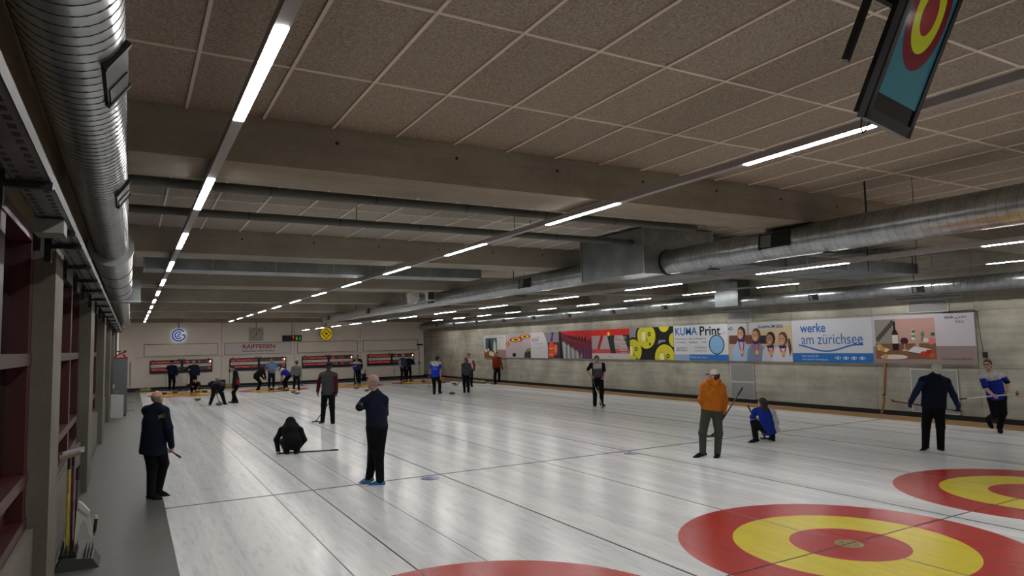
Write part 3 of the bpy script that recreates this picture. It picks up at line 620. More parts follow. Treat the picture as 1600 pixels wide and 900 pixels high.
T('spa', .04, .60, .25, .18, '#6a6a74', 2); T('a', .29, .78, .035, .06, '#7a2a55', 2, .03); T('INNOVATION', .16, .53, .27, .045, '#5a5a66', 2, .01); T('Wellness   Schwimmbad', .04, .40, .40, .03, '#8a8890', 2); T('Sauna   Dampfbad', .04, .35, .32, .03, '#8a8890', 2); T('www.spa.ch', .04, .07, .25, .025, '#8a8890', 2)
# 3 row of red and white hanging things
t, S, T, R_ = ad(3, '#5b2330', 'photo advert of a receding row of red and pale broom sticks')
S('printed_dark', [(.002, .001), (.14, .001), (.09, .75), (.06, .999), (.002, .999)], '#1a1522'); S('printed_red', [(.06, .999), (.998, .999), (.998, .72), (.82, .60), (.5, .78), (.10, .93)], '#b01d22', 2)
S('printed_pale', [(.14, .001), (.72, .001), (.60, .22), (.10, .63)], '#8e8f93', 2)
for k in range(9):
    x = .17+.065*k; h0 = .60-.05*k
    S('printed_stick', [(x, .002), (x+.022, .002), (x+.018, h0), (x+.002, h0+.01)], '#b9bcc0' if k % 2 == 0 else '#55474f', 3)
for k in range(7): S('printed_stick', [(.62+.053*k, .002), (.645+.053*k, .002), (.645+.053*k, .36+.01*k), (.62+.053*k, .40+.01*k)], '#3e4a7a' if k % 2 else '#7a2340', 3)
for k in range(6): S('printed_tooth', [(.30+.09*k, .74-.02*k), (.38+.09*k, .86-.01*k), (.40+.09*k, .70-.02*k)], '#1d1016', 3)
S('printed_red', [(.12, .74), (.86, .42), (.99, .46), (.9, .54), (.3, .76)], '#7a1626', 3)
# 4 red advert with white strip
t, S, T, R_ = ad(4, '#b8b2b2', 'red-topped advert with a white bottom strip behind the polo-shirt player')
S('printed_band', R_(.002, .79, .998, .999), '#bb1d1c'); S('printed_photo', R_(.002, .19, .998, .79), '#a08f8f'); S('printed_band', R_(.002, .19, .998, .33), '#b8433f', 2)
S('printed_stick', [(.25, .79), (.34, .79), (.22, .33), (.15, .33)], '#b02318', 3); S('printed_stick', [(.285, .79), (.305, .79), (.19, .4), (.175, .4)], '#2a1414', 4); S('printed_leg', [(.43, .79), (.62, .79), (.60, .6), (.65, .19), (.52, .19)], '#23262b', 3); S('printed_dark', [(.83, .79), (.998, .79), (.998, .25), (.92, .45)], '#232326', 3)
S('printed_crest', circle(.47, .84, .035, .07, 16), '#d8b02c', 4)
for k, (y, w_) in enumerate(((.70, .20), (.54, .30), (.41, .18), (.27, .19))): T(('Ihr Partner', 'Versicherungen', 'Vorsorge', 'Beratung')[k], .93-w_, y, w_, .05, '#e2dada', 5, .02); T('einfach sicher', .93-w_*.8, y-.055, w_*.8, .03, '#d8cccc', 5)
T('Zürich', .43, .07, .12, .045, '#3a3a40', 3)
# 5 yellow curling stones
t, S, T, R_ = ad(5, '#8a8690', 'photo advert of yellow-topped curling stones seen from above')
S('printed_shade', [(.2, .999), (.998, .999), (.998, .001), (.2, .001), (.32, .5)], '#17171a')
S('printed_ice', [(.62, .3), (.84, .3), (.82, .6), (.68, .6)], '#8d8890', 2)
cl = lambda p: [(min(max(x, .003), .997), min(max(y, .003), .997)) for x, y in p]
for cx, cy, r in ((.40, .73, .21), (.08, .27, .20), (.80, .06, .22), (1.02, .60, .12), (.80, 1.06, .12)):
    S('printed_stone', cl(circle(cx, cy, r*1.22, r*2.2)), '#101013', 3); S('printed_stone_top', cl(circle(cx, cy, r, r*1.85)), '#c9c226', 4)
    if r > .13:
        S('printed_handle', cl([(cx-.10, cy+.18), (cx-.05, cy+.2), (cx+.06, cy-.2), (cx, cy-.18)]), '#a09a2e', 5); S('printed_handle', cl(circle(cx-.06, cy, .05, .16, 14)), '#e8e6b0', 6); S('printed_mark', cl(circle(cx+.07, cy+.06, .035, .07, 14)), '#3a3512', 6)
        S('printed_mark', cl(circle(cx+.07, cy+.06, .015, .03, 10)), '#c9c226', 7); S('printed_mark', cl(circle(cx+.08, cy-.25, .02, .05, 10)), '#15150f', 6)
# 6 print shop (the bear mascot is left out)
t, S, T, R_ = ad(6, '#cdd0d3', 'white KUMA Print advert with blue bottom band')
S('printed_band', R_(.002, .001, .998, .17), '#2f6fb5'); S('printed_band', [(.002, .001), (.3, .001), (.3, .17), (.002, .17)], '#8fa6c6', 2)
T('KUMA', .04, .72, .42, .23, '#1d5fae', 3, .03); T('Print', .51, .70, .37, .26, '#121214', 3, .04); T('.ch', .90, .73, .06, .06, '#6a6f78', 3)
for s, x, y, w_ in (('Beschriftungen', .04, .585, .22), ('- Sieb- und Digitaldruck', .28, .585, .34), ('Car-Wrapping', .04, .49, .19), ('- Textildruck', .28, .49, .18), ('- Design', .52, .49, .11), ('Industriestrasse 7a', .05, .335, .21), ('8604 Volketswil', .05, .26, .21), ('+41 79 200 60 67', .40, .335, .22), ('kuma@kumaprint.ch', .40, .245, .22)): T(s, x, y, w_, .055, '#3b4048', 3)
T('Richtig nah, Chur...!', .32, .06, .32, .06, '#c9d6ea', 5); S('printed_oval', circle(.80, .44, .135, .27), '#11161c', 2); S('printed_oval', circle(.80, .44, .12, .245), '#7fb2d6', 3)
# 7 team photo
t, S, T, R_ = ad(7, '#b8a48c', 'team photo advert headed Goldgirls SM 2023')
S('printed_wall', R_(.002, .62, .998, .999), '#b9b9b8'); S('printed_wall', R_(.32, .55, .36, .999), '#9a968e', 2); S('printed_wall', [(.36, .75), (.998, .90), (.998, .5), (.36, .5)], '#bfae8c', 2); S('printed_crowd', R_(.02, .45, .5, .68), '#6b4038', 2); S('printed_crowd', R_(.5, .45, .7, .66), '#2f2a30', 2)
for cx, hy, hc, tone, shirt, w_ in ((.22, .72, '#3a2a1e', '#b98a70', '#9ab6d8', .17), (.46, .66, '#57432f', '#b88a6e', '#6f7f9a', .16), (.68, .56, '#2a211c', '#a87860', '#b5b9c4', .14), (.86, .55, '#5a3d2a', '#b58870', '#c3c7cf', .16)):
    S('printed_shirt', cl([(cx-w_, .002), (cx+w_, .002), (cx+w_*.8, .32), (cx+.05, hy-.17), (cx-.05, hy-.17), (cx-w_*.85, .3)]), shirt, 3); S('printed_hair', cl(circle(cx+.012, hy+.02, .068, .17, 20)), hc, 4); S('printed_face', circle(cx-.008, hy-.01, .052, .135, 20), tone, 5)
    S('printed_smile', [(cx-.03, hy-.07), (cx+.012, hy-.07), (cx-.005, hy-.095)], '#e8dcd6', 6); S('printed_eye', circle(cx-.028, hy+.02, .008, .012, 8), '#2a1c18', 6); S('printed_eye', circle(cx+.012, hy+.02, .008, .012, 8), '#2a1c18', 6)
    S('printed_collar', [(cx-.06, hy-.15), (cx+.06, hy-.15), (cx+.05, hy-.22), (cx-.04, hy-.22)], '#2a2a5c', 6); S('printed_ribbon', [(cx-.05, hy-.2), (cx-.03, hy-.2), (cx+.02, .12), (cx, .12)], '#c2394e', 7); S('printed_ribbon', [(cx+.06, hy-.2), (cx+.04, hy-.2), (cx, .12), (cx+.02, .12)], '#c2394e', 7); S('printed_medal', circle(cx+.01, .2+.2*(hy-.5), .028, .06, 14), '#cfa748', 8)
S('printed_ponytail', [(.94, .55), (.97, .58), (.99, .3), (.965, .12), (.95, .3)], '#5a3d2a', 6); S('printed_badge', arc_band(.055, .86, .02, .04, 40, 350, 18), '#1d58b0', 3); T('Goldgirls SM 2023', .50, .82, .38, .10, '#1c2c82', 4, .04)
# 8 water works
t, S, T, R_ = ad(8, '#c3c5cb', 'white werke am zürichsee advert with a blue wave')
S('printed_band', R_(.002, .001, .998, .215), '#2567ac'); T('werke', .12, .70, .33, .22, '#235fa6', 3, .035); T('am zürichsee', .13, .42, .76, .24, '#2b66a8', 3, -.005)
wv = [(.09+.80*k/24, .335+.075*math.sin(2*math.pi*(k/24)+1.9)) for k in range(25)]
S('printed_wave', [(x, y+.018) for x, y in wv]+[(x, y-.018) for x, y in wv[::-1]], '#2b66a8', 3)
T('Rund um die Uhr', .13, .12, .22, .06, '#b7cbe6', 4); T('eine sichere Versorgung', .13, .035, .33, .06, '#b7cbe6', 4)
for k in range(4): S('printed_icon', arc_band(.585+.095*k, .108, .030, .036, 0, 359.9, 20), '#c3d4ea', 4)
for k in range(4): S('printed_icon', [(.575+.095*k, .08), (.595+.095*k, .08), (.60+.095*k, .13), (.57+.095*k, .13)] if k else circle(.585, .108, .012, .025, 10), '#c3d4ea', 4)
# 9 wine advert
t, S, T, R_ = ad(9, '#bdb8c0', 'wine advert with a bottle and laid table lettered BAUR AU LAC')
S('printed_band', R_(.002, .001, .998, .36), '#8d7a76'); S('printed_photo', R_(.03, .10, .64, .93), '#b58f88', 2); S('printed_photo', R_(.03, .4, .25, .93), '#8a837c', 3)
for k in range(7): S('printed_leaf', circle(.06+.026*k, .52+.055*k, .022, .06, 10), '#4a443e', 4)
S('printed_table', R_(.03, .10, .64, .42), '#7a5534', 4)
S('printed_bottle', [(.21, .28), (.275, .28), (.275, .63), (.25, .72), (.25, .88), (.23, .88), (.23, .72), (.21, .63)], '#15101a', 6); S('printed_label', R_(.212, .42, .273, .60), '#c9c2c0', 7)
S('printed_wine', circle(.335, .47, .04, .07, 16), '#3a1522', 6); S('printed_glass_stem', R_(.332, .28, .339, .42), '#b9a9a5', 6); S('printed_glass_foot', circle(.336, .28, .03, .015, 12), '#b9a9a5', 6)
S('printed_vase', R_(.445, .30, .48, .46), '#a89a9a', 6)
for k in range(10): S('printed_leaf', circle(.46+.06*math.cos(k*2.1), .58+.10*math.sin(k*1.7), .017, .035, 8), ('#5d7a55', '#c7cfc0', '#4a6a48')[k % 3], 7)
for x, y, r, c in ((.07, .36, .03, '#c49a5e'), (.10, .31, .03, '#b98848'), (.13, .15, .03, '#c09050'), (.52, .2, .035, '#b93a2a'), (.57, .24, .03, '#a92a22'), (.6, .17, .03, '#b8502c'), (.60, .46, .04, '#c26a66'), (.55, .48, .03, '#cfc0bc'), (.62, .6, .02, '#3a6040')): S('printed_food', circle(x, y, r, r*1.7, 12), c, 7)
S('printed_book', [(.36, .26), (.52, .20), (.6, .30), (.43, .36)], '#cfc8c6', 6); S('printed_book', [(.38, .22), (.50, .165), (.6, .27), (.6, .30), (.52, .2), (.38, .26)], '#5a4a48', 5); S('printed_plate', circle(.22, .14, .14, .05, 20), '#cfc4bc', 6); S('printed_board', [(.04, .3), (.14, .24), (.18, .3), (.08, .36)], '#d0c4a8', 5)
T('BAUR', .74, .90, .08, .045, '#2a2a30', 3, .03); T('au', .83, .89, .03, .03, '#2a2a30', 3); T('LAC', .87, .90, .07, .045, '#2a2a30', 3, .03); T('Vins', .83, .80, .08, .07, '#4a4a50', 3); T('THE ART OF Passionate SELECTION', .68, .09, .28, .035, '#2a2426', 3)
tag(MB().tube([(XR-.03, -1.5, 2.83), (XR-.04, -2.2, 2.85), (XR-.04, -2.35, 2.8)], .012, 6).tube([(XR-.04, -2.32, 2.8), (XR-.04, -2.36, 2.2), (XR-.04, -2.40, 1.75)], .008, 6).box(XR-.06, XR, -2.47, -2.38, 1.66, 1.8).build('wall_cable', BLACK), 'black cable with a switch hanging beside the wine advert', 'cable')

# insulated strips with pale borders on the concrete wall
INS = mat('insulation_grey', '#8d8d8b', .9, 0, .10, 30, .2, 60); BORD = mat('pale_border', '#c6c6c1', .6)
def ins_panel(y0, y1, z0, z1, lab):
    t = thing('insulation_panel', (XR, (y0+y1)/2, z0), lab, 'wall panel', 'grey insulation panels with pale borders')
    MB().box(XR-.028, XR-.022, y0, y1, z0, z1).build('sheet', INS, t)
    for a, b, c, d in ((y0, y0+.02, z0, z1), (y1-.02, y1, z0, z1), (y0, y1, z1-.02, z1), (y0, y1, z0, z0+.02)): MB().box(XR-.034, XR-.022, a, b, c, d).build('border_strip', BORD, t)
ins_panel(4.72, 5.75, .78, 1.40, 'grey bordered panel on concrete wall under the team photo advert')
ins_panel(4.72, 5.75, .21, .77, 'lowest grey bordered panel on concrete wall behind the orange hoodie')
ins_panel(4.72, 5.75, 2.83, 3.22, 'grey bordered panel on concrete wall above the team photo advert')
ins_panel(4.45, 6.05, 3.23, 3.36, 'narrow grey bordered panel directly under the wall duct box')
ins_panel(-1.75, -.55, .21, 1.35, 'grey bordered panel on concrete wall under the wine advert')
ins_panel(-1.65, -.60, 2.85, 3.18, 'grey bordered panel on concrete wall above the wine advert')
ins_panel(-2.0, -.25, 3.19, 3.30, 'narrow grey bordered panel above the wine advert, below the duct')
tag(MB().box(XR-.004, XR, 6.55, 6.63, .98, 1.04).build('yellow_sticker', print_mat('#c9cf2e')), 'small yellow sticker on the concrete wall beside the orange hoodie', 'sticker')
t = thing('wooden_lath', (XR-.1, .12, .2), 'long wooden lath leaning on the concrete wall under the wine advert', 'lath')
MB().bar((XR-.18, .14, .46), (XR-.05, .10, 1.50), .10, .025, up=(0, 1, 0)).build('lath_body', mat('lath_wood', '#8f6a42', .7, 0, .2, 6, 0, 1, (3, 3, .4)), t); MB().bar((XR-.165, .137, .60), (XR-.16, .135, .64), .105, .03, up=(0, 1, 0)).build('tape_mark', BLACK, t)
MB().bar((XR-.30, .15, .12), (XR-.18, .14, .46), .08, .022, up=(0, 1, 0)).build('lath_foot', mat('lath_wood', '#8f6a42', .7), t)

# ================================================================= CURLING STONES
GRAN = mat('granite', '#5d605f', .35, 0, .35, 60); GRAND = mat('granite_band', '#3f4443', .7)
HC = {'yellow': mat('handle_yellow', '#c9c32a', .4), 'red': mat('handle_red', '#a32a24', .4), 'pale': mat('handle_pale', '#c3c0a5', .4)}
def make_stone(col):
    me = {}
    me['stone_body'] = MB().lathe([(.0, .0), (.055, .0), (.09, .012), (.128, .04), (.140, .058), (.140, .075), (.128, .092), (.09, .112), (.0, .114)], 24).mesh('stone_body', GRAN)
    me['striking_band'] = MB().lathe([(.1405, .052), (.1415, .06), (.1415, .073), (.1405, .081)], 24).mesh('striking_band', GRAND)
    me['handle_base'] = MB().lathe([(.0, .113), (.085, .113), (.08, .122), (.0, .124)], 20).mesh('handle_base', HC[col])
    me['handle'] = MB().tube([(-.055, 0, .12), (-.055, 0, .15), (-.03, 0, .168), (.04, 0, .170), (.075, 0, .162)], [.014, .014, .015, .014, .011], 8).mesh('handle', HC[col])
    return me
SM = {c: make_stone(c) for c in HC}
def stone(u, v, col, label, group='curling stones on the ice', P=None, rot=None):
    if P is None: P = on(u, v, 'z', 0)
    t = thing('curling_stone', (P[0], P[1], .0022), label, 'curling stone', group)
    t.rotation_euler = (0, 0, random.uniform(0, 6) if rot is None else rot)
    for k, me in SM[col].items(): link(k, me, t)
for u, v, c, lab in ((257, 616, 'yellow', 'yellow-handled stone before the two officials, closest to the aisle'), (273.7, 614.5, 'red', 'red-handled stone before the two navy-jacket officials'), (308.5, 613.5, 'yellow', 'yellow-handled stone beside the squatting player'), (320, 613, 'yellow', 'yellow-handled stone between the squatting player and the sweeper'),
    (308.8, 626, 'yellow', 'lone yellow-handled stone in front of the first far house'), (342.5, 633.5, 'red', 'stone in motion under the bending sweeper'), (424, 609, 'yellow', 'yellow-handled stone at the feet of the light-blue shirt player'), (440, 607.5, 'red', 'red-handled stone before the bending blue-shirt player'), (447.5, 611, 'yellow', 'yellow-handled stone at the feet of the bending blue-shirt player'),
    (458.5, 614, 'pale', 'stone just left behind the grey-hat player'), (464, 616, 'yellow', 'stone in front of the grey-hat player'), (557, 607.5, 'pale', 'stone in front of the blue shirt player by the third board'), (573, 611.5, 'yellow', 'yellow-handled stone next to the navy jacket man head'),
    (633, 597, 'yellow', 'yellow-handled stone before the two men at the last scoreboard'), (642.5, 596, 'red', 'red-handled stone before the two men at the last scoreboard'), (661.5, 597, 'red', 'red-handled stone left of the blue shirt walker'), (693.5, 599, 'red', 'red-handled stone right of the blue shirt walker'),
    (709.5, 601, 'yellow', 'yellow-handled stone beside the grey-jacket woman broom'), (706.5, 616.5, 'pale', 'lone stone on open ice between the walker and grey-jacket woman')):
    stone(u, v, c, lab)
ORD = 'first second third fourth fifth sixth seventh eighth'.split()
for n_, y0, col, lab in ((8, 31.7, 'yellow', 'yellow-handled stone counted from the hall corner in the parked row'), (8, 28.8, 'red', 'red-handled stone from the hall corner in the row along the concrete wall'), (8, 25.9, 'yellow', 'yellow-handled stone of the parked row closest to the rust-sweater man')):
    for k in range(n_): stone(0, 0, col, ORD[k]+' '+lab, lab.replace('stone', 'stones')+' (row)', P=(17.2, y0-.34*k, 0), rot=1.57)
BAG = mat('bag_khaki', '#7d7a3c', .8, 0, .2, 12)
for u, v, lab in ((227, 608.5, 'khaki rolled bag at the ice end beside the aisle'), (359, 602.5, 'khaki rolled bag at the ice end behind the black and red player')):
    P = on(u, v, 'z', 0); P[1] = min(P[1], 32.1); P = on(u, 606, 'y', P[1]); t = thing('rolled_bag', (P[0], P[1], 0), lab, 'bag', 'khaki bags at the ice end')
    MB().tube([(P[0]-.28, P[1], .12), (P[0]-.2, P[1], .12), (P[0]+.2, P[1], .13), (P[0]+.28, P[1], .12)], [.06, .118, .118, .06], 14).build('bag_body', BAG, t); MB().tube([(P[0]-.1, P[1], .2), (P[0], P[1], .27), (P[0]+.1, P[1], .2)], .012, 6).build('strap', DARK, t)
HACK = [(281.5, 611), (291, 610.5)]
for (u, v), wh in zip(HACK, ('under the cap-wearing official', 'between the two navy officials')):
    P = on(u, 609, 'y', 31.4); tag(MB().prism([(-.1, 0), (.1, 0), (.1, .05), (-.06, .09), (-.1, .09)], lambda a, b, q, P=P: (P[0]+q, 31.4+a, b), -.08, .08).build('hack', BLACK, org=(P[0], 31.4, 0)), 'black rubber foothold in the ice '+wh, 'hack', 'rubber footholds')
# thin poles standing at the wall with hand grips (broom stands)
for u, v0, v1, lab in ((358.5, 598, 563, 'thin black broom leaning on the end wall beside the second scoreboard'), (616, 597, 569, 'thin grey stand before the last scoreboard'), (572.5, 585, 577, 'short black grip hung on the end wall above a bin')):
    P = on(u, v0, 'y', 33.9); Q = on(u, v1, 'y', 34.2); t = thing('leaning_pole', P, lab, 'pole')
    P[2] = max(P[2], .01) if v0 > 590 else P[2]
    if v0 < 590: P[1] = Q[1] = YB-.02; MB().box(P[0]-.02, P[0]+.02, YB-.05, YB, Q[2]-.03, Q[2]).build('wall_hook', DARK, t)
    MB().tube([P, Q], .014, 8).build('shaft', DARK if u != 616 else LGREY, t); MB().tube([P*.55+Q*.45, P*.42+Q*.58], .03, 8).build('grip', BLACK, t)
    if v0 > 590: MB().box(P[0]-.1, P[0]+.1, P[1]-.04, P[1]+.04, 0, .03).build('foot', BLACK, t)
# ================================================================= FOREGROUND BROOM STAND
FY = -2.37
t = thing('boot_brush_stand', (-.95, FY, 0), 'dark bristled broom stand on the grey aisle floor', 'broom stand')
MB().prism([(-1.13, 0), (-.72, 0), (-.78, .10), (-1.06, .14)], lambda a, b, q: (a, FY+q, b), -.22, .22).build('stand_base', mat('stand_grey', '#3c3c3e', .6), t)
MB().box(-1.09, -.93, FY-.2, FY+.2, .13, .16).build('stand_rail', DARK, t)
br = MB()
for i in range(15):
    for j in range(4):
        x, y = -1.07+.043*j, FY-.19+.027*i; br.tube([(x, y, .15), (x+random.uniform(-.01, .01), y, .24+random.uniform(-.01, .01))], [.006, .002], 4)
tag(br.build('bristles', BLACK, t), kind='stuff')
br = MB()
for i in range(12):
    for j in range(3): br.tube([(-.86+.03*j, FY-.18+.03*i, .11), (-.855+.03*j, FY-.18+.03*i, .19)], [.006, .002], 4)
tag(br.build('bristles', BLACK, t), kind='stuff')
def upbroom(x, y, top, col, padcol, lab, padang, txt=None):
    t = thing('upturned_broom', (x, y, .15), lab, 'broom', 'brooms standing head-up in the stand')
    M = mat('shaft_'+col.strip('#'), col, .35)
    MB().tube([(x, y, .15), (x, y, top-.14)], .014, 12).build('shaft', M, t); MB().tube([(x, y, top-.14), (x, y, top-.02)], .016, 12).build('socket', BLACK, t)
    c, s = math.cos(padang), math.sin(padang)
    h = MB().obox((x, y, top), (.10*c, .10*s, .02), (-.03*s, .03*c, 0), (0, 0, .016)).build('broom_head', mat('pad_'+padcol.strip('#'), padcol, .6), t)
    MB().obox((x, y, top+.024), (.098*c, .098*s, .02), (-.028*s, .028*c, 0), (0, 0, .01)).build('pad', mat('padface_'+padcol.strip('#'), '#8d8076' if padcol != '#b9b9c8' else '#a9a9b4', .8), h)
    if txt: lettering(t, txt, lambda a, b, q: (x+.006-b, y-.0142-q, a), .78, 0, .32, .014, BLACK, .001)
upbroom(-1.03, FY, 1.17, '#b3a51e', '#6a5a52', 'yellow-shafted broom standing head-up in the aisle stand', .3, 'Balance Plus')
upbroom(-.995, FY+.03, 1.20, '#5e1520', '#b9b9c8', 'dark red-shafted broom with a white head beside the yellow one', .1)
t = thing('thin_pole', (-.955, FY, .15), 'thin dark blue pole with a black grip in the aisle stand', 'pole')
MB().tube([(-.965, FY+.02, .15), (-.95, FY+.02, .95)], .010, 8).build('shaft', mat('shaft_navy', '#1d1a3a', .4), t); MB().tube([(-.95, FY+.02, .90), (-.948, FY+.02, 1.02), (-.925, FY+.02, 1.06)], [.018, .02, .008], 8).build('grip', BLACK, t)
t = thing('delivery_stick_hook', (-.85, FY, .1), 'white plastic hook-shaped stick head with a black grip', 'delivery aid')
fr = lambda a, b, q: (a, FY-.02+q, b)
WP = mat('white_plastic', '#b9b9b0', .4)
MB().prism([(-.965, .14), (-.945, .14), (-.93, .32), (-.915, .42), (-.88, .48), (-.85, .42), (-.83, .32), (-.805, .28), (-.785, .31), (-.83, .50), (-.83, .56), (-.90, .66), (-.93, .68), (-.945, .62), (-.955, .40)], fr, -.03, .03).build('hook_body', WP, t)
MB().prism([(-.93, .68), (-.90, .66), (-.825, .56), (-.83, .52), (-.93, .60)], fr, -.045, .045).build('hook_top', WP, t)
MB().tube([(-.795, FY-.02, .30), (-.775, FY-.02, .36), (-.765, FY-.02, .47)], .018, 10).build('grip', BLACK, t); MB().tube([(-.765, FY-.02, .47), (-.765, FY-.02, .505)], .018, 10).build('grip_cap', WP, t)
# ================================================================= PEOPLE (distance-field bodies)
def nrm(v): v = np.asarray(v, float); return v/(np.linalg.norm(v)+1e-12)
def smin(a, b, k):
    h = np.clip(.5+.5*(b-a)/k, 0, 1); return b+(a-b)*h-k*h*(1-h)
def cap(a, b, ra, rb, frame=None, fac=1.0):
    """tapered capsule; frame=(unit front vector) with fac<1 flattens it front to back"""
    a, b = np.asarray(a, float), np.asarray(b, float)
    def f(P):
        if frame is not None:
            k = 1/fac-1; Q = P+np.multiply.outer(((P-a)@frame)*k, frame); bb = b+((b-a)@frame)*k*frame
        else: Q, bb = P, b
        d = bb-a; L2 = d@d+1e-12; t = np.clip(((Q-a)@d)/L2, 0, 1)
        return (np.linalg.norm(Q-a-np.multiply.outer(t, d), axis=-1)-(ra+(rb-ra)*t))*(fac if frame is not None else 1)
    r = max(ra, rb); return f, np.minimum(a, b)-r, np.maximum(a, b)+r
def ellp(c, F, r):
    c = np.asarray(c, float); r = np.asarray(r, float)
    def f(P):
        q = (P-c)@F.T; k0 = np.linalg.norm(q/r, axis=-1); k1 = np.linalg.norm(q/(r*r), axis=-1)+1e-9; return k0*(k0-1)/k1
    R3 = np.full(3, r.max()); return f, c-R3, c+R3
def field(prims, vox, k=.03, cut=None):
    lo = np.min([p[1] for p in prims], 0)-2.5*vox; hi = np.max([p[2] for p in prims], 0)+2.5*vox
    n = np.ceil((hi-lo)/vox).astype(int)+1; D = np.full(n, .25, dtype=np.float64)
    ax = [lo[i]+vox*np.arange(n[i]) for i in range(3)]
    for f, a, b in prims:
        i0 = np.maximum(((a-lo-.05-k)/vox).astype(int), 0); i1 = np.minimum(((b-lo+.05+k)/vox).astype(int)+2, n)
        sl = tuple(slice(i0[i], i1[i]) for i in range(3))
        G = np.stack(np.meshgrid(*[ax[i][i0[i]:i1[i]] for i in range(3)], indexing='ij'), -1)
        D[sl] = smin(D[sl], f(G), k)
    if cut is not None:
        G = np.stack(np.meshgrid(*ax, indexing='ij'), -1); D = np.maximum(D, cut(G))
    return D, lo
def nets(D, lo, vox):
    S = D < 0; n = np.array(D.shape)
    c = sum(S[i:n[0]-1+i, j:n[1]-1+j, k:n[2]-1+k].astype(np.int8) for i in (0, 1) for j in (0, 1) for k in (0, 1))
    cells = np.argwhere((c > 0) & (c < 8)); 
    if len(cells) == 0: return np.zeros((0, 3)), np.zeros((0, 4), int)
    idx = -np.ones(n-1, dtype=np.int64); idx[tuple(cells.T)] = np.arange(len(cells))
    acc = np.zeros((len(cells), 3)); cnt = np.zeros(len(cells))
    cor = [(i, j, k) for i in (0, 1) for j in (0, 1) for k in (0, 1)]
    V = {q: D[cells[:, 0]+q[0], cells[:, 1]+q[1], cells[:, 2]+q[2]] for q in cor}
    for q in cor:
        for ax in range(3):
            if q[ax] == 0:
                q2 = list(q); q2[ax] = 1; q2 = tuple(q2); a, b = V[q], V[q2]; mm = (a < 0) != (b < 0)
                t = np.where(mm, a/(a-b+1e-30), 0); p = np.array(q, float)[None, :].repeat(len(cells), 0); p[:, ax] += t
                acc += p*mm[:, None]; cnt += mm
    verts = lo+(cells+acc/cnt[:, None])*vox
    quads = []
    for ax in range(3):
        b_, c_ = (ax+1) % 3, (ax+2) % 3
        sl0 = [slice(1, -1)]*3; sl0[ax] = slice(0, -1); sl1 = list(sl0); sl1[ax] = slice(1, None)
        A, B = S[tuple(sl0)], S[tuple(sl1)]; e = np.argwhere(A != B)
        if len(e) == 0: continue
        inside = A[tuple(e.T)]; e = e.copy(); e[:, b_] += 1; e[:, c_] += 1
        db = np.zeros(3, int); db[b_] = 1; dc = np.zeros(3, int); dc[c_] = 1
        q = np.stack([idx[tuple((e-db-dc).T)], idx[tuple((e-dc).T)], idx[tuple(e.T)], idx[tuple((e-db).T)]], 1)
        q[~inside] = q[~inside][:, ::-1]; quads.append(q)
    return verts, np.concatenate(quads)
def np_mesh(name, parts, mats, org):
    V = []; Q = []; MI = []; o = 0
    for v, q, mi in parts:
        V.append(v); Q.append(q+o); MI.append(np.broadcast_to(mi, (len(q),))); o += len(v)
    V = np.concatenate(V)-np.asarray(org); Q = np.concatenate(Q); MI = np.concatenate(MI)
    me = bpy.data.meshes.new(name); me.vertices.add(len(V)); me.vertices.foreach_set('co', V.astype(np.float32).ravel())
    me.loops.add(Q.size); me.loops.foreach_set('vertex_index', Q.astype(np.int32).ravel())
    me.polygons.add(len(Q)); me.polygons.foreach_set('loop_start', np.arange(0, Q.size, 4, dtype=np.int32))
    me.polygons.foreach_set('use_smooth', np.ones(len(Q), dtype=bool))
    for M in mats: me.materials.append(M)
    me.polygons.foreach_set('material_index', MI.astype(np.int32)); me.update(calc_edges=True); me.validate(); return me
def ik(a, c, l1, l2, hint):
    a, c = np.asarray(a, float), np.asarray(c, float); d = c-a; L = np.linalg.norm(d); u_ = d/(L+1e-9)
    if L >= (l1+l2)*.999: return a+d*l1/(l1+l2)
    L = max(L, abs(l1-l2)+.02)
    x = (l1*l1-l2*l2+L*L)/(2*L); h = math.sqrt(max(l1*l1-x*x, 0)); n_ = np.asarray(hint, float); n_ = nrm(n_-u_*(n_@u_)); return a+u_*x+n_*h
SKIN = mat('skin', '#a88070', .6, 0, .08, 10, spec=.35); SKIN2 = mat('skin_tan', '#9a6a50', .6, 0, .08, 10, spec=.35)
EYE = mat('eye_dark', '#1c1410', .3); LIP = mat('lip', '#8a4a40', .6)
eye_me = MB().lathe([(.0, -.010), (.007, -.007), (.010, 0), (.007, .007), (.0, .010)], 8).mesh('eye', EYE)
PEOPLE = {}
